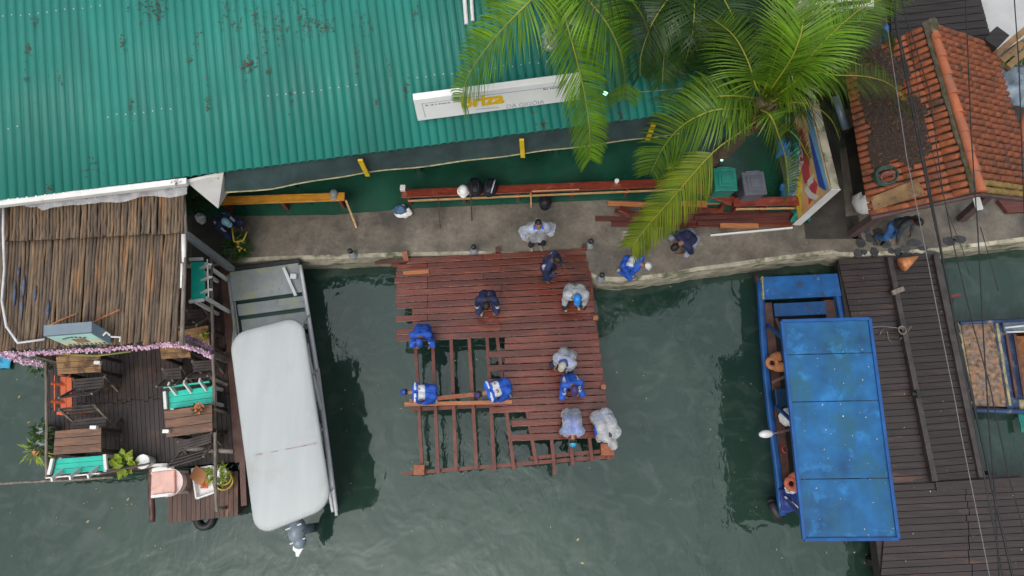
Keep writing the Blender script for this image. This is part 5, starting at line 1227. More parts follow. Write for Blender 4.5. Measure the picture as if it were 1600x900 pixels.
# overhead cables
Z6 = 5.2
G = 'overhead cables'
cable_px('overhead_cable', [(1393,0),(1413,107),(1450,297),(1467,377),(1492,500),(1520,625),(1552,770),(1582,900)], Z6, .0125, 'cable', 'thickest black overhead cable crossing from the palm to the corner of the dark dock', ext=9, group=G)
cable_px('overhead_cable', [(1397,-20),(1400,27),(1418,110),(1452,290)], Z6+.12, .008, 'cable', 'black cable twined along the upper part of the thickest cable', ext=9, group=G)
cable_px('overhead_cable', [(1408,0),(1453,147),(1472,293),(1490,383),(1520,507),(1546,600),(1577,747),(1603,840)], Z6, .0065, 'cable', 'thin black overhead cable passing over the middle of the old boat deck', ext=9, group=G)
cable_px('overhead_cable', [(1509,0),(1517,200),(1523,293),(1528,363),(1537,530),(1546,675),(1554,762),(1561,900)], Z6, .0075, 'cable', 'straight black overhead cable crossing the ridge of the tiled roof', ext=9, group=G)
cable_px('overhead_cable', [(1585,0),(1592,100),(1598,267),(1604,420)], Z6, .007, 'cable', 'black overhead cable passing over the tarp', ext=9, group=G)
cable_px('overhead_cable', [(1386,40),(1417,247),(1447,395),(1473,530),(1492,625),(1501,675),(1546,900)], Z6-.3, .0055, 'pale_cable', 'pale thin overhead cable running down over the dark dock', ext=9, group=G)
cable_px('overhead_cable', [(1418,40),(1440,170),(1480,330),(1504,390),(1515,430)], Z6, .004, 'cable', 'finest dark wire slanting over the middle of the tile rows', ext=0, group=G)
cable_px('overhead_cable', [(1532,355),(1545,400),(1560,455)], 2.0, .006, 'cable', 'short dark wire from the stained walkway down to the shallow water', ext=0, group=G)
# string of lamps over the terrace
lw = thing('lamp_wire', 'yellowish wire with a green lamp strung over the roof between the palms', 'string light', W(1020,142,3.5))
mb = MB(); mb.tube([W(948,146,3.5), W(1010,143,3.45), W(1066,138,3.5), W(1115,134,3.55)], .009, 6); mb.build('wire', M['wire_yellow'], lw)
mb = MB(); mb.ell(W(946,146,3.5), (.038,.038,.045), None, 12, 8); mb.build('bulb', M['lamp'], lw, smooth=True)
c = W(1127,251,1.2); gl = thing('garden_lamp', 'small glowing green lamp on a thin stake behind the teal bin', 'lamp', V((c.x,c.y,.03)))
mb = MB(); mb.tube([V((c.x,c.y,.03)), c], .010, 6); mb.build('stake', M['black'], gl); mb = MB(); mb.ell(c+V((0,0,.03)), (.025,.025,.03)); mb.build('bulb', M['lamp'], gl, smooth=True)
# floating leaves on the canal
mb = MB()
for _ in range(300):
    x = rs.uniform(0,1360); y = rs.uniform(560,899) if rs.random() < .8 else rs.uniform(430,560)
    if x < 380 and y < 560: continue
    leaf(mb, W(x,y,ZW+.006), rs.choice((.006,.009,.013,.02)), rs.random()*6.3, .05, .6)
for x,y in ((903,843),(910,880),(668,722),(45,660),(30,620),(200,780),(137,815),(155,825),(1540,860),(1370,860)): leaf(mb, W(x,y,ZW+.007), .04, rs.random()*6, .05, .8)
struct(mb, 'floating_leaves', M['float_leaf'], 'stuff', recalc=False)
# ---------------------------------------------------------------- palms
prs = random.Random(8)
def catmull(ps, n):
    out = []; m = len(ps)
    for i in range(m-1):
        p0 = ps[max(0,i-1)]; p1 = ps[i]; p2 = ps[i+1]; p3 = ps[min(m-1,i+2)]
        for k in range(n):
            t = k/n
            out.append(.5*((2*p1)+(p2-p0)*t+(2*p0-5*p1+4*p2-p3)*t*t+(3*p1-p0-3*p2+p3)*t*t*t))
    out.append(ps[-1]); return out
def frond(parent, pts, LL=.55, droop=.35, m='leaf', fwd=.55, tip=.45, dens=.0215, start=.06, lift=.12, sidebias=(1,1), hang=0):
    """pts: (px, py, z) along the midrib from the crown to the tip"""
    ps = catmull([W(*p) for p in pts], 24)
    cum = [0]
    for a, b in zip(ps, ps[1:]): cum.append(cum[-1]+(b-a).length)
    L = cum[-1]
    def at(s):
        s = max(0,min(L,s)); k = 0
        lo, hi = 0, len(cum)-1
        while hi-lo > 1:
            mid = (lo+hi)//2
            if cum[mid] <= s: lo = mid
            else: hi = mid
        f = (s-cum[lo])/max(1e-6,cum[hi]-cum[lo]); return ps[lo].lerp(ps[hi],f), (ps[hi]-ps[lo]).normalized()
    mb = MB(); bm = mb.bm
    n = int(L/dens); 
    for side in (0,1):
        sg = -1 if side else 1
        for i in range(n):
            s = start*L+(L*(1-start))*(i+prs.random()*.5)/n; t = s/L
            if prs.random() < .03: continue
            p, d = at(s)
            sd = d.cross(V((0,0,1)))
            if sd.length < .15: sd = d.cross(V((0,1,0)))
            sd.normalize(); sd *= sg; up = sd.cross(d)*sg
            if up.z < 0: up = -up
            env = (min(1, .45+2.2*t))*(1-(1-tip)*max(0,(t-.55)/.45)**1.4)
            ll = LL*env*prs.uniform(.86,1.1)*sidebias[side]
            fw = fwd*(.75+.9*t)+prs.uniform(-.08,.08)
            dr = (sd*1.0+d*fw+up*(lift+prs.uniform(-.12,.16))).normalized()
            w = .0096*prs.uniform(.8,1.15)*(1-.25*t)
            pv = []; q = p.copy(); cur = dr.copy(); seg = 5
            for k in range(seg+1):
                ww = w*(1 if 0 < k < seg-1 else (.5 if k == 0 else (.62 if k == seg-1 else .08)))
                wd = cur.cross(up)
                wd = wd.normalized() if wd.length > .01 else d
                wd = (wd*.9+V((0,0,.42*sg))*.5).normalized()
                pv.append((bm.verts.new(q-wd*ww), bm.verts.new(q+wd*ww)))
                q = q+cur*(ll/seg); cur = (cur+V((0,0,-1))*(droop*(.10+.20*k)+hang*.3)*prs.uniform(.7,1.3)).normalized()
            for a, b in zip(pv, pv[1:]): bm.faces.new([a[0],b[0],b[1],a[1]])
    leafm = M[m]
    fr = mb.build('frond', leafm, parent, recalc=False)
    rb = MB(); k = max(1,len(ps)//22); sub = ps[::k]
    if (sub[-1]-ps[-1]).length > 1e-6: sub.append(ps[-1])
    rb.tube([p+V((0,0,.006)) for p in sub], [.015*(1-.75*i/(len(sub)-1)) for i in range(len(sub))], 6); rb.build('midrib', M['rachis'], fr, smooth=True)
    return fr
def trunk(parent, pts, r0, r1):
    ps = catmull([V(p) for p in pts], 14); mb = MB(); n = len(ps)
    mb.tube(ps, [r0+(r1-r0)*i/n+.010*(i % 2) for i in range(n)], 12); return mb.build('trunk', M['trunk'], parent, smooth=True)
# big palm
c2 = W(1196,160,4.4); base2 = V((3.95,6.1,.02))
pm = thing('coconut_palm', 'big coconut palm leaning over the lumber heap between the green roof and the tiled hut', 'palm tree', base2)
trunk(pm, [base2, base2.lerp(c2,.4)+V((.12,.1,0)), base2.lerp(c2,.75)+V((.06,.05,.1)), c2], .16, .12)
mb = MB()
for _ in range(160):
    a = prs.random()*6.3; r = prs.uniform(.02,.26); p = c2+V((cos(a)*r-.05, sin(a)*r-.08, prs.uniform(-.45,.05))); leaf(mb, p, prs.uniform(.04,.12), prs.random()*6.3, 1.2, .3)
mb.build('crown_fibre', M['husk'], pm, recalc=False)
cx, cy, cz = 1196, 158, 4.45
# drooping older fronds first, younger above
frond(pm, [(1178,172,4.3),(1136,170,4.6),(1104,176,4.6),(1067,196,4.35),(1038,228,3.9),(1016,272,3.3)], .66, .55, 'leaf', fwd=.5, sidebias=(1,1))
frond(pm, [(1196,180,4.3),(1152,210,4.45),(1110,242,4.3),(1050,310,3.65),(1010,355,3.05),(987,386,2.55)], .58, .42, 'leaf_yellow', fwd=.75, tip=.7, start=.33, sidebias=(.82,1.05))
frond(pm, [(1188,172,4.4),(1204,182,4.55),(1217,214,4.2),(1228,252,3.6),(1232,304,2.8)], .66, .55, 'leaf', fwd=.55, sidebias=(.8,1.25))
frond(pm, [(1190,150,4.4),(1181,136,4.8),(1168,95,5.0),(1145,55,4.9),(1110,29,4.6),(1072,13,4.2)], .64, .5, 'leaf', fwd=.5)
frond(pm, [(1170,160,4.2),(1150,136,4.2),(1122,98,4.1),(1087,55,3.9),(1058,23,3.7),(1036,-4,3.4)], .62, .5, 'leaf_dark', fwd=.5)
frond(pm, [(1190,150,4.5),(1202,120,5.0),(1220,64,5.6),(1231,9,5.9),(1234,-40,5.9)], .55, .25, 'leaf', fwd=.7)
frond(pm, [(1195,152,4.5),(1211,130,4.9),(1240,84,5.5),(1254,38,5.8),(1252,-6,5.9),(1240,-50,5.8)], .60, .3, 'leaf_bright', fwd=.75)
frond(pm, [(1200,152,4.5),(1257,98,5.3),(1292,60,5.5),(1341,17,5.4),(1384,-4,5.2),(1430,-30,4.9)], .58, .35, 'leaf_bright', fwd=.8)
frond(pm, [(1205,155,4.4),(1269,87,5.0),(1312,55,5.0),(1361,35,4.7),(1381,48,4.1),(1387,74,3.5)], .55, .5, 'leaf', fwd=.6)
frond(pm, [(1188,160,4.3),(1183,100,4.4),(1182,52,4.4),(1182,5,4.3),(1180,-40,4.1)], .62, .4, 'leaf_dark', fwd=.4)
frond(pm, [(1200,160,4.5),(1232,136,5.0),(1263,114,5.1),(1310,118,4.9),(1352,120,4.6),(1390,132,4.1),(1418,160,3.4)], .60, .75, 'leaf', fwd=.45)
frond(pm, [(1205,160,4.4),(1240,138,4.7),(1262,118,4.8),(1256,140,4.4),(1248,168,3.9)], .45, .6, 'leaf_yellow', fwd=.5)
frond(pm, [(1200,165,4.3),(1240,160,4.5),(1275,168,4.2),(1300,190,3.6),(1312,220,3.0)], .60, .6, 'leaf_dark', fwd=.5)
frond(pm, [(1186,155,4.3),(1150,150,4.6),(1110,152,4.6),(1070,160,4.3),(1030,150,3.8)], .55, .6, 'leaf', fwd=.5)
frond(pm, [(1200,150,4.4),(1225,118,4.6),(1270,90,4.6),(1310,70,4.4),(1350,60,4.0)], .60, .5, 'leaf_dark', fwd=.6)
frond(pm, [(1205,168,4.2),(1215,190,4.2),(1245,215,3.7),(1265,250,3.1)], .42, .6, 'leaf_dark', fwd=.6)
frond(pm, [(1188,150,4.2),(1160,110,4.3),(1120,70,4.2),(1075,45,3.9),(1040,42,3.4)], .6, .5, 'leaf_dark', fwd=.5)
frond(pm, [(1195,150,4.3),(1205,90,4.5),(1208,30,4.5),(1205,-30,4.3)], .62, .4, 'leaf_dark', fwd=.5)
frond(pm, [(1200,155,4.3),(1260,75,4.5),(1290,30,4.5),(1310,-30,4.3)], .62, .4, 'leaf', fwd=.6)
for k in range(5):
    mb = MB(); a = c2+V((.03*k-.06,.02,.05)); b = W(1240+8*k,60-10*k,5.2+.1*k); mb.tube([a,a.lerp(b,.5)+V((0,0,.1)),b], [.02,.012,.004], 5); mb.build('spear', M['leaf_bright'], pm, smooth=True)
# palm at the top edge
c1 = W(868,-34,5.4); base1 = V((.55,9.0,.02))
pm = thing('coconut_palm', 'coconut palm hanging over the roof sign with its crown at the upper edge', 'palm tree', base1)
trunk(pm, [base1, base1.lerp(c1,.5)+V((.1,.25,0)), c1], .16, .12)
frond(pm, [(862,-34,5.4),(828,2,5.6),(785,46,5.3),(748,92,4.8),(728,128,4.3),(720,160,3.85)], .68, .6, 'leaf_bright', fwd=.55, sidebias=(1,1))
frond(pm, [(872,-30,5.4),(884,30,5.4),(900,90,5.0),(914,150,4.5),(921,205,3.9),(922,250,3.3)], .55, .42, 'leaf_bright', fwd=.62, tip=.55)
frond(pm, [(880,-34,5.4),(918,0,5.6),(950,40,5.4),(970,85,4.9),(976,125,4.3),(974,155,3.8)], .68, .65, 'leaf_bright', fwd=.5)
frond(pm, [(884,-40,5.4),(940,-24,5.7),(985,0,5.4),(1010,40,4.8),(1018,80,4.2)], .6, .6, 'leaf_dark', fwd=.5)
for x,y in ((690,-90),(700,-160),(760,-200),(820,-230),(890,-230),(960,-200),(1040,-140),(1040,-70)):
    frond(pm, [(868,-40,5.4),((868+x)/2,(-40+y)/2-10,5.8),(x,y,5.0)], .6, .5, 'leaf', fwd=.5)
# third palm behind, dark, filling the upper middle
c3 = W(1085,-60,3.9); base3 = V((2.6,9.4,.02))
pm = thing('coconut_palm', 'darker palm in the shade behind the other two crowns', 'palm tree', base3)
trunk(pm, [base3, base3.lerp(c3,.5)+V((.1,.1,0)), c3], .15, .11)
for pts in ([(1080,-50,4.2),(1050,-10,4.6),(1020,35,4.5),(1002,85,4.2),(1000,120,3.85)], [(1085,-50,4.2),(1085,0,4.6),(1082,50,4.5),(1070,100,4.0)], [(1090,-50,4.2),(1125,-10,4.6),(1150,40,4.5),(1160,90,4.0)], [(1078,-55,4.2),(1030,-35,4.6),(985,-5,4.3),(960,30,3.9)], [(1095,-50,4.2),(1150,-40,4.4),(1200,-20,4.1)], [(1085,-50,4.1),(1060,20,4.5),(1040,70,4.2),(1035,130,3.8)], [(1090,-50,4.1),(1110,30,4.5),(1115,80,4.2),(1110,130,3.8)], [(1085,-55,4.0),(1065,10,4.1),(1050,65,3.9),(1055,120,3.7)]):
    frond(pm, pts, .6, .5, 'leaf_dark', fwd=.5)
bt = thing('added_shade_tree', 'added leafy tree out of view behind the restaurant, shading the green roof', 'tree', (1.9,10.4,0))  # unseen tree added to darken the roof around the palms
trunk(bt, [V((1.9,10.4,0)),V((1.8,10.1,3)),V((2.0,9.4,6.4))], .22, .12)
for x_,y_,z_ in ((.9,9.6,7.6),(3.8,9.3,7.5),(2.0,10.9,7.8),(.4,10.4,7.4),(4.8,10.0,7.3)):
    mb = MB(); mb.tube([V((1.95,9.6,5.2)),V((1.95,9.6,5.2)).lerp(V((x_,y_,z_)),.5)+V((0,0,.2)),V((x_,y_,z_))], [.09,.06,.03], 7); mb.build('limb', M['trunk'], bt, smooth=True)
mb = MB()
for _ in range(5200):
    k = prs.choice(((1.4,9.6),(2.0,9.3),(3.2,9.3),(4.6,9.8),(2.0,10.6),(3.4,10.9),(.6,10.7)))
    p = V((k[0]+prs.gauss(0,.62), k[1]+prs.gauss(0,.6), 7.5+prs.gauss(0,.35)))
    if p.y > 6.9: leaf(mb, p, prs.uniform(.09,.17), prs.random()*6.3, .8, .5)
mb.build('crown', M['shrub'], bt, recalc=False)
# foil-like plastic caught under the first palm
mb = MB(); c = W(858,66,3.62); rr_ = random.Random(2)
for k in range(3): bagmesh(mb, c+V((.02*k,-.08+.10*k,.02*k)), .10+.02*rr_.random(), .13, .18, 30+k)
mb.tube([c+V((0,.1,.15)), c+V((-.03,.38,.35)), W(850,14,4.1)], [.05,.025,.015], 6)
solo(mb, 'plastic_bag', M['plastic_silver'], 'torn silvery plastic bag caught under the palm crown over the green roof', 'bag', smooth=True)
# ---------------------------------------------------------------- people
def remesh(mb, vox, smooth_it=3, fac=.5):
    me = bpy.data.meshes.new('tmp'); mb.bm.to_mesh(me); mb.bm.free()
    o = bpy.data.objects.new('tmp', me); COL.objects.link(o)
    r = o.modifiers.new('r','REMESH'); r.mode = 'VOXEL'; r.voxel_size = vox
    s = o.modifiers.new('s','SMOOTH'); s.iterations = smooth_it; s.factor = fac
    dg = bpy.context.evaluated_depsgraph_get(); m2 = bpy.data.meshes.new_from_object(o.evaluated_get(dg))
    bpy.data.objects.remove(o); bpy.data.meshes.remove(me)
    b = MB(); b.bm.from_mesh(m2); bpy.data.meshes.remove(m2); return b
def ik(a, c, l1, l2, hint):
    a = V(a); c = V(c); d = c-a; L = d.length
    if L > (l1+l2)*.995: c = a+d*((l1+l2)*.995/L); d = c-a; L = d.length
    x = (l1*l1-l2*l2+L*L)/(2*L); h = sqrt(max(0,l1*l1-x*x)); e = d/L
    hv = V(hint)-e*V(hint).dot(e); hv.normalize()
    return a+e*x+hv*h, c
def capsule(mb, a, b, r0, r1, n=10):
    a = V(a); b = V(b); d = b-a; L = max(1e-5,d.length); e = d/L
    pts, rr = [], []
    for k in (-1,-.7,-.35,0): pts.append(a+e*(k*r0)); rr.append(r0*sqrt(max(.0004,1-k*k)))
    for k in (0,.35,.7,1): pts.append(b+e*(k*r1)); rr.append(r1*sqrt(max(.0004,1-k*k)))
    mb.tube(pts, rr, n)
def chain(mb, pts, rs_):
    for i in range(len(pts)-1): capsule(mb, pts[i], pts[i+1], rs_[i], rs_[i+1])
def person(label, foot, heading, hip=(0,.0,.90), lean=4, curve=4, look=0, turn=0, feet=((-.10,0),(.10,0)), hands=None,
           jacket='navy', trousers='navy', boots='boot', skin='skin', cap=None, hair=True, poncho=None, bands=None, scale=1.0, hood=False, fist=.6, sleeve=1.0, seed=1, group='workers in blue', pr=1.0, pant_back=None):
    foot = V(foot); rz = Matrix.Rotation(R(heading),3,'Z'); scale = scale*.805
    T = lambda p: foot+rz@(V(p)*scale)
    o = thing('person', label, 'person', foot, group)
    dirn = lambda a: V((0,-sin(R(a)),cos(R(a))))
    P = V(hip); C = P+dirn(lean)*.28; Nk = C+dirn(lean+curve)*.23
    fw = V((0,-1,0)); nrm = lambda a: V((0,-cos(R(a)),-sin(R(a))))   # chest-forward direction
    hd = lean+curve+look; neck = Nk+dirn(lean+curve*1.0+look*.4)*.09; head = neck+dirn(hd)*.105+nrm(hd)*.02
    hipj = [P+V((s*.095,0,-.02)) for s in (-1,1)]
    sh = [Nk-dirn(lean+curve)*.05+V((s*.185,0,0)) for s in (-1,1)]
    ank = [V((x,y,.085)) for x,y in feet]
    kn = []
    for i,s in enumerate((-1,1)):
        k, e = ik(hipj[i], ank[i], .43, .42, V((s*.35,-1,0))); kn.append(k)
    if hands is None: hands = ((-.27,P.y-.05,P.z-.10),(.27,P.y-.05,P.z-.10))
    el, wr = [], []
    for i,s in enumerate((-1,1)):
        e, w = ik(sh[i], hands[i], .285, .255, V((s*.55,.5,-.35))); el.append(e); wr.append(w)
    # hands: palm, four fingers of different length, thumb off the side of the palm
    def hand(mb, i, s):
        f = (wr[i]-el[i]).normalized(); side = V((-s*.5,-.8,0)); side = (side-f*side.dot(f)).normalized(); pn = f.cross(side).normalized()
        if pn.dot(V((0,0,-1))+V((-s,0,0))) < 0: pn = -pn
        w = wr[i]
        for k in (-1.2,-.4,.4,1.2): capsule(mb, w+side*k*.012, w+f*.085+side*k*.019, .016, .013)
        for j,(k,l) in enumerate(((-1.5,.060),(-.5,.074),(.5,.080),(1.5,.070))):
            b = w+f*.09+side*k*.020; m1 = b+(f*(1-fist*.4)+pn*fist*.7).normalized()*l*.52; m2 = m1+(f*(.5-fist*.7)+pn*(.5+fist*.6)).normalized()*l*.48
            chain(mb, [b,m1,m2], [.0095,.0088,.0075])
        tb = w+f*.03+side*.036; t1 = tb+(side*.7+f*.7+pn*.2).normalized()*.04; chain(mb, [tb,t1,t1+(f*.8+pn*.6).normalized()*.03], [.012,.011,.009])
    M4 = Matrix(((1,0,0),(0,-nrm(hd).y*-1*-1,0),(0,0,1)))
    ax_y = -nrm(hd); ax_z = dirn(hd); ax_x = ax_y.cross(ax_z); tr = Matrix.Rotation(R(turn),3,ax_z)
    hm = tr @ Matrix((ax_x,ax_y,ax_z)).transposed()    # head axes: x right, -y face, z crown
    HP = lambda x,y,z: head+hm@V((x,y,z))
    # ---- body: one continuous surface
    mb = MB()
    for s in (-1,1):
        chain(mb, [P+V((s*.07,0,-.02)), P+dirn(lean)*.10+V((s*.06,0,0)), C+V((s*.075,0,0)), Nk-dirn(lean+curve)*.09+V((s*.085,0,0))], [.105,.095,.105,.085])
    chain(mb, [sh[0],Nk,sh[1]], [.055,.06,.055]); chain(mb, [Nk-dirn(lean+curve)*.04, neck, head], [.060,.054,.05])
    for i,s in enumerate((-1,1)):
        chain(mb, [sh[i],el[i],wr[i]], [.048,.039,.027]); hand(mb, i, s)
        chain(mb, [hipj[i],kn[i],ank[i]], [.085,.055,.038]); capsule(mb, ank[i]+V((0,.02,-.045)), ank[i]+V((s*.015,-.15,-.055)), .036, .028)
    mb.ell(HP(0,.01,.02), (.074,.094,.098), hm, 14, 10); mb.ell(HP(0,-.028,-.045), (.056,.058,.062), hm, 12, 8)
    capsule(mb, HP(0,-.092,.012), HP(0,-.106,-.018), .010, .015)
    for s in (-1,1): mb.ell(HP(s*.077,.005,-.005), (.012,.022,.032), hm, 8, 6)
    b = remesh(mb, .0105, 2)
    b.bm.normal_update()
    for f in b.bm.faces:
        q = hm.transposed()@(f.calc_center_median()-head)
        if q.length < .14 and q.y < -.06:
            if abs(abs(q.x)-.032) < .013 and abs(q.z-.012) < .008: f.material_index = 1
            elif abs(q.x) < .026 and abs(q.z+.058) < .008: f.material_index = 2
    for v in b.bm.verts: v.co = T(v.co)
    b.build('body', [M[skin],M['eye'],M['lip']], o, smooth=True, recalc=False)
    def cloth_out(mb, vox, amp, freq, name, m, sm=3, idx=None):
        b = remesh(mb, vox, sm); b.bm.normal_update()
        for v in b.bm.verts:
            p = v.co*freq+V((seed*3.1,seed,0)); k = amp*(NZ.noise(p)+.5*NZ.noise(p*2.3)); v.co = v.co+v.normal*k
        if idx:
            for f in b.bm.faces: f.material_index = idx(f.calc_center_median())
        for v in b.bm.verts: v.co = T(v.co)
        return b.build(name, m, o, smooth=True, recalc=False)
    # ---- trousers
    mb = MB()
    for i,s in enumerate((-1,1)):
        chain(mb, [hipj[i]+V((0,0,.04)),kn[i],ank[i]+V((0,0,.03))], [.105,.074,.058])
    for s in (-1,1): capsule(mb, P+V((s*.07,0,-.03)), P+dirn(lean)*.08+V((s*.07,0,0)), .122, .115)
    cloth_out(mb, .02, .014, 9, 'trousers', M[trousers])
    # ---- boots
    for i,s in enumerate((-1,1)):
        mb = MB(); a = ank[i]; capsule(mb, a+V((0,.01,.06)), a+V((0,.01,-.03)), .055, .055); capsule(mb, a+V((0,.03,-.042)), a+V((s*.02,-.16,-.047)), .043, .038)
        bm_ = remesh(mb, .012, 2)
        for v in bm_.bm.verts:
            if v.co.z < .003: v.co.z = .003
            v.co = T(v.co)
        bm_.build('boot', M[boots], o, smooth=True, recalc=False)
    # ---- jacket with its grey-white bands
    mb = MB()
    for s in (-1,1):
        chain(mb, [P+V((s*.070,0,-.05)), P+dirn(lean)*.10+V((s*.066,0,0)), C+V((s*.078,0,0)), Nk-dirn(lean+curve)*.08+V((s*.084,0,0))], [.112,.104,.112,.092])
    chain(mb, [sh[0],Nk-dirn(lean+curve)*.02,sh[1]], [.078,.082,.078])
    for i in (0,1):
        w2 = el[i].lerp(wr[i], .93 if sleeve >= 1 else .0)
        if sleeve >= 1: chain(mb, [sh[i],el[i],w2], [.070,.058,.045])
        else: chain(mb, [sh[i],sh[i].lerp(el[i],.75)], [.080,.072])
    tors = dirn(lean+curve*.5); tl = (Nk-P).length
    def band(c):
        if not bands: return 0
        u = (c-P).dot(tors)/tl; x = c.x
        darm = min((c-el[i].lerp(wr[i],.35)).length for i in (0,1))
        tor = abs(x) < .26 and (c-(P+tors*u*tl)).length < .26
        if 'back' in bands and tor and .38 < u < .80 and abs(x) < .15: return 1
        if 'back2' in bands and tor and .45 < u < .78 and abs(x) < .20: return 1
        if 'hem' in bands and tor and .0 < u < .10: return 1
        if 'yoke' in bands and tor and .90 < u < .985 and abs(x) > .05: return 1
        if 'side' in bands and tor and abs(abs(x)-.155) < .028 and .2 < u < .95: return 1
        if 'arm' in bands and darm < .075 and not (abs(x) < .12): return 1
        return 0
    cloth_out(mb, .018, .013, 8, 'jacket', [M[jacket],M['reflective']], 3, band if bands else None)
    # ---- head wear
    if cap:
        mb = MB(); bmesh.ops.create_uvsphere(mb.bm, u_segments=18, v_segments=12, radius=1, matrix=Matrix.Translation(HP(0,.012,.035)) @ hm.to_4x4() @ Matrix.Diagonal((.092,.112,.098,1)))
        cut = [v for v in mb.bm.verts if (hm.transposed()@(v.co-head)).z < .022]; bmesh.ops.delete(mb.bm, geom=cut, context='VERTS')
        mb.slab([HP(x*.078,-.075-.085*sqrt(max(0,1-x*x)),.026-.01*(1-x*x)) for x in (-1,-.7,-.35,0,.35,.7,1)], .008, hm@V((0,0,1)))
        for v in mb.bm.verts: v.co = T(v.co)
        mb.build('cap', M[cap], o, smooth=True)
    if hair or not cap:
        mb = MB(); bmesh.ops.create_icosphere(mb.bm, subdivisions=3, radius=1, matrix=Matrix.Translation(HP(0,.016,.026)) @ hm.to_4x4() @ Matrix.Diagonal((.080,.099,.104,1)))
        cut = [v for v in mb.bm.verts if (lambda q: q.z < -.045 or (q.y < -.035 and q.z < .065) or (q.y < .0 and q.z < .0))(hm.transposed()@(v.co-head))]
        bmesh.ops.delete(mb.bm, geom=cut, context='VERTS')
        for v in mb.bm.verts: v.co = T(v.co+(v.co-head).normalized()*.006*NZ.noise(v.co*60))
        mb.build('hair', M['hair'], o, smooth=True)
    # ---- loose raincoat
    if poncho:
        mb = MB()
        for s in (-1,1):
            chain(mb, [P+V((s*.10,.02,-.28 if P.z > .6 else -.10)), P+V((s*.10,.03,0)), C+V((s*.11,.03,.02)), Nk+V((s*.11,.01,-.03))], [.20*pr,.185*pr,.18*pr,.13])
        for i in (0,1): chain(mb, [sh[i],el[i],el[i].lerp(wr[i],.8)], [.12,.105*pr,.085*pr])
        if hood: mb.ell(HP(0,.03,.0), (.118,.13,.135), hm, 14, 9)
        else: 
            mb.ell(Nk+V((0,.03,.02)), (.15,.13,.07), None, 14, 9)
        b = remesh(mb, .022, 2); b.bm.normal_update()
        for v in b.bm.verts:
            p = V((v.co.x*9,v.co.y*9,v.co.z*4))+V((seed*2.7,seed,1)); k = .010*NZ.noise(p)+.011*NZ.noise(p*2.2)+.008*NZ.noise(p*4.5); v.co = v.co+v.normal*k
            q = hm.transposed()@(v.co-head)
        kill = []
        if hood:
            kill = [v for v in b.bm.verts if (lambda q: q.length < .155 and q.y < -.075)(hm.transposed()@(v.co-head))]
        else: kill = [v for v in b.bm.verts if (lambda q: (q.x*q.x+q.y*q.y) < .105**2 and q.z > -.14)(hm.transposed()@(v.co-head))]
        bmesh.ops.delete(b.bm, geom=kill, context='VERTS')
        low = min(v.co.z for v in b.bm.verts)
        for v in b.bm.verts:
            v.co.z = max(v.co.z, .03); v.co = T(v.co)
        b.build('raincoat', M[poncho], o, smooth=True, recalc=False)
    return o
D = lambda x,y: W(x,y,ZD)
# squat: hips low, torso over the knees.  bend: hips high, back level
SQ = dict(hip=(0,.10,.40), lean=22, curve=22, feet=((-.14,-.06),(.14,-.06)), hands=((-.16,-.30,.22),(.16,-.30,.22)))
STOOP = dict(hip=(0,.12,.66), lean=20, curve=22, feet=((-.14,-.06),(.14,-.03)), hands=((-.24,-.22,.46),(.24,-.22,.48)))
BEND = dict(hip=(0,.16,.78), lean=62, curve=24, feet=((-.14,0),(.14,.02)), hands=((-.18,-.42,.26),(.18,-.42,.28)))
person('person in dark navy clothes and a pale blue cap crouching by the white wall panel', W(362,358,.02), 55, **SQ, jacket='navy', trousers='navy', boots='boot_dark', cap='cap_sky', bands=('side',), seed=1)
person('person in a clear white raincoat standing bareheaded on the walkway behind the deck', W(837,383,0), 8, hip=(0,.0,.90), lean=6, curve=4, look=-22, jacket='royal', trousers='dark_trousers', boots='boot', poncho='poncho_white', hands=((-.30,-.16,.95),(.30,-.14,.95)), seed=2, pr=.95)
person('person in plain navy overalls standing at the back edge of the deck looking down', D(852,432), 65, hip=(0,.02,.90), lean=8, curve=10, look=18, jacket='navy', trousers='navy', boots='boot_dark', bands=('side',), skin='skin_dark', hands=((-.15,-.30,1.06),(.13,-.32,1.03)), seed=3)
person('person in navy overalls with bare dark hair stooping in the middle of the deck', D(763,479), 0, **STOOP, look=4, jacket='navy', trousers='navy', boots='boot', bands=('arm',), skin='skin_dark', seed=4)
person('person in a clear raincoat and bright blue cap stooping on the deck', D(894,472), 0, **STOOP, look=-14, jacket='jeans_pale', trousers='dark_trousers', cap='cap_blue', poncho='poncho_white', seed=5, hair=False, pr=.74)
person('person in royal blue uniform crouching on the left edge of the deck', D(664,525), 0, **SQ, look=6, jacket='royal', trousers='royal', boots='boot', cap='cap_royal', bands=('arm','hem'), seed=6)
person('person in a clear raincoat and beige cap crouching above the purple-capped worker', D(882,564), -24, **SQ, look=-10, jacket='royal', trousers='dark_trousers', cap='cap_beige', poncho='poncho_white', seed=7, hair=False, pr=.70, scale=.95)
person('person in royal blue and a dark purple cap squatting beside the beige-capped one', D(888,602), 10, **{**SQ,'hip':(0,.10,.46),'lean':16,'curve':20}, look=-4, jacket='royal', trousers='royal', boots='boot', cap='cap_purple', bands=('side','arm'), seed=8)
hp = W(672,611,.75)
person('person in royal blue and blue cap bending out over the joists with the carried plank', V((hp.x,hp.y,.03)), -88, hip=(0,.06,.78), lean=70, curve=10, look=-10, feet=((-.16,.0),(.16,.05)), hands=((.10,-.42,.30),(.24,-.22,.30)), jacket='royal', trousers='royal', cap='cap_royal', bands=('back2','hem','yoke','arm'), seed=9, scale=.88)
hp = W(788,603,.75)
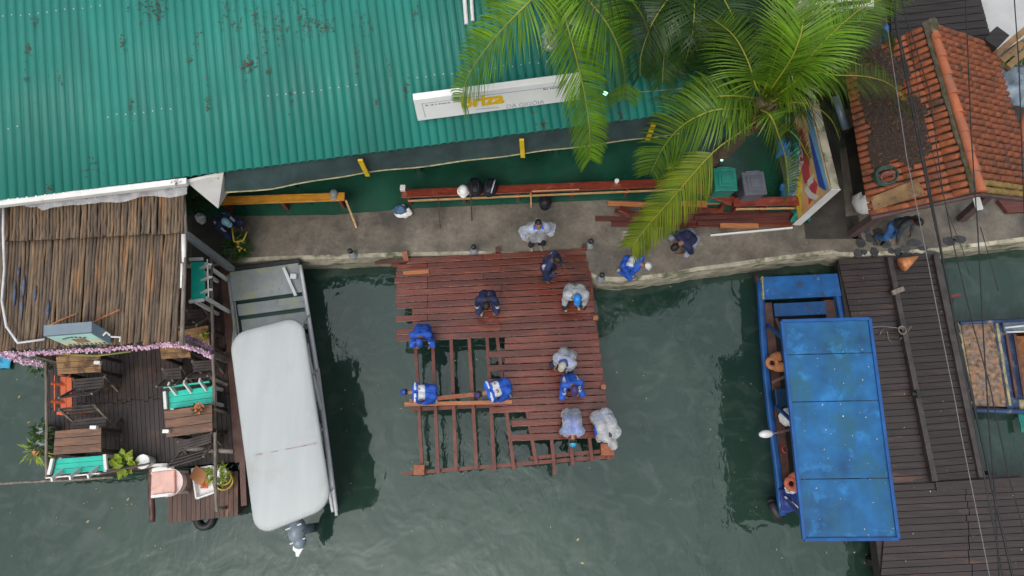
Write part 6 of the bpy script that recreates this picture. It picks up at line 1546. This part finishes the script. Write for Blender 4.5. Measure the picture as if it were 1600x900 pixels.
person('person in royal blue and purple cap bending over the carried plank', V((hp.x,hp.y,ZD)), -70, hip=(0,.06,.78), lean=62, curve=14, look=0, feet=((-.18,.0),(.18,.05)), hands=((-.05,-.50,.28),(.22,-.26,.28)), jacket='royal', trousers='royal', cap='cap_purple', bands=('back2','hem','yoke','arm'), seed=10, scale=.95)
person('person in a clear raincoat and turquoise cap bending at the lower right of the deck', D(890,660), 0, **{**BEND,'hip':(0,.14,.62),'lean':52,'curve':32,'hands':((-.24,-.28,.16),(.22,-.30,.18))}, look=12, jacket='royal', trousers='dark_trousers', cap='cap_turq', poncho='poncho', seed=11, pr=.72, hair=True, scale=.92)
person('person under a hooded see-through plastic poncho bending at the outer corner of the deck', D(938,662), 18, **{**BEND,'hip':(0,.12,.68),'lean':62,'curve':24,'hands':((-.20,-.36,.24),(.16,-.36,.26))}, look=14, jacket='grey_top', trousers='royal', poncho='poncho_grey', hood=True, cap=None, seed=12, pr=.85, scale=.95)
person('person in blue and white uniform with a pale grey cap stepping along the walkway', W(974,422,0), 62, hip=(0,.04,.60), lean=34, curve=20, feet=((-.11,.10),(.11,-.08)), hands=((-.18,-.30,.42),(.20,-.24,.36)), scale=.92, jacket='royal', trousers='royal', boots='boot', cap='cap_grey', bands=('back','arm','hem'), seed=13, look=-6, hair=False)
person('person in a navy t-shirt and pale jeans squatting beside the palm frond on the walkway', W(1070,382,0), -52, **{**SQ,'lean':44}, jacket='navy_tee', trousers='jeans_pale', boots='skin', sleeve=.5, seed=14, look=10, scale=1.12, group='people on the walkway')
person('person in blue jeans standing half under the tiled roof on the dark paving', W(1372,372,0), 30, hip=(0,.05,.88), lean=14, curve=10, feet=((-.08,.05),(.10,-.10)), hands=((-.22,-.34,.80),(.2,-.30,.85)), jacket='grey_top', trousers='jeans', boots='boot_dark', seed=15, skin='skin_dark', group='people on the walkway')
c = W(1404,355,.85); mb = MB(); mb.bar(W(1402,360,.7), W(1424,347,.9), .04, .03); solo(mb, 'timber_stick', M['red_joist'], 'short reddish stick held by the person under the tiled roof', 'stick')
mb = MB(); mb.tube([W(319,338,.5),W(306,340,.45)], [.03,.012], 6); bagmesh(mb, W(318,345,.2), .09, .10, .28, 17); solo(mb, 'white_bag', M['foam'], 'small white bag beside the crouching person in navy', 'bag', smooth=True)
# ---------------------------------------------------------------- light, sky, camera
w = bpy.data.worlds.new('World'); SC.world = w; w.use_nodes = True
nt = w.node_tree; N = nt.nodes; L = nt.links
sky = N.new('ShaderNodeTexSky'); sky.sky_type = 'NISHITA'; sky.sun_disc = False
sky.sun_elevation = R(58); sky.sun_rotation = R(200); sky.air_density = 1.5; sky.dust_density = 6; sky.ozone_density = 1
hs_ = N.new('ShaderNodeHueSaturation'); hs_.inputs['Saturation'].default_value = .30
L.new(sky.outputs[0], hs_.inputs['Color'])
tc = N.new('ShaderNodeTexCoord'); sx_ = N.new('ShaderNodeSeparateXYZ'); L.new(tc.outputs['Generated'], sx_.inputs[0])
mr = N.new('ShaderNodeMapRange'); mr.inputs['From Min'].default_value = 0; mr.inputs['From Max'].default_value = 1; mr.inputs['To Min'].default_value = .55; mr.inputs['To Max'].default_value = 1.75
L.new(sx_.outputs[2], mr.inputs[0])
# cloud deck: soft light and dark patches
nz = N.new('ShaderNodeTexNoise'); nz.inputs['Scale'].default_value = 2.2; nz.inputs['Detail'].default_value = 5; L.new(tc.outputs['Generated'], nz.inputs['Vector'])
m2 = N.new('ShaderNodeMapRange'); m2.inputs['From Min'].default_value = .35; m2.inputs['From Max'].default_value = .65; m2.inputs['To Min'].default_value = .78; m2.inputs['To Max'].default_value = 1.2; L.new(nz.outputs[0], m2.inputs[0])
my = N.new('ShaderNodeMapRange'); my.inputs['From Min'].default_value = -1; my.inputs['From Max'].default_value = 1; my.inputs['To Min'].default_value = .3; my.inputs['To Max'].default_value = 1.7; L.new(sx_.outputs[1], my.inputs[0])
mq = N.new('ShaderNodeMath'); mq.operation = 'MULTIPLY'; L.new(mr.outputs[0], mq.inputs[0]); L.new(my.outputs[0], mq.inputs[1])
mu = N.new('ShaderNodeMath'); mu.operation = 'MULTIPLY'; L.new(mq.outputs[0], mu.inputs[0]); L.new(m2.outputs[0], mu.inputs[1])
mx = N.new('ShaderNodeMix'); mx.data_type = 'RGBA'; mx.blend_type = 'MULTIPLY'; mx.inputs[0].default_value = 1; L.new(hs_.outputs[0], mx.inputs[6]); L.new(mu.outputs[0], mx.inputs[7])
L.new(mx.outputs[2], N['Background'].inputs[0]); N['Background'].inputs[1].default_value = .145
sl = bpy.data.lights.new('sun','SUN'); sl.energy = .6; sl.angle = R(35); sl.color = (1,.96,.90)
so = bpy.data.objects.new('sun', sl); COL.objects.link(so)
el_, az = R(58), R(200)
sd = V((sin(az)*cos(el_), cos(az)*cos(el_), sin(el_)))   # direction towards the sun
so.rotation_euler = sd.to_track_quat('Z','Y').to_euler(); so.location = (0,-10,30)
cam = bpy.data.cameras.new('camera'); cam.sensor_width = 36; cam.lens = 36*FPX/1600; cam.clip_end = 1000; cam.clip_start = .1
co = bpy.data.objects.new('camera', cam); COL.objects.link(co); co.location = (0,0,H); co.rotation_euler = (TILT,0,0); SC.camera = co
vs_ = SC.view_settings; vs_.view_transform = 'Standard'; vs_.look = 'None'; vs_.gamma = 1; vs_.exposure = -0.13; vs_.use_curve_mapping = False
SC.cycles.use_denoising = True; SC.cycles.max_bounces = 8; SC.cycles.transparent_max_bounces = 16
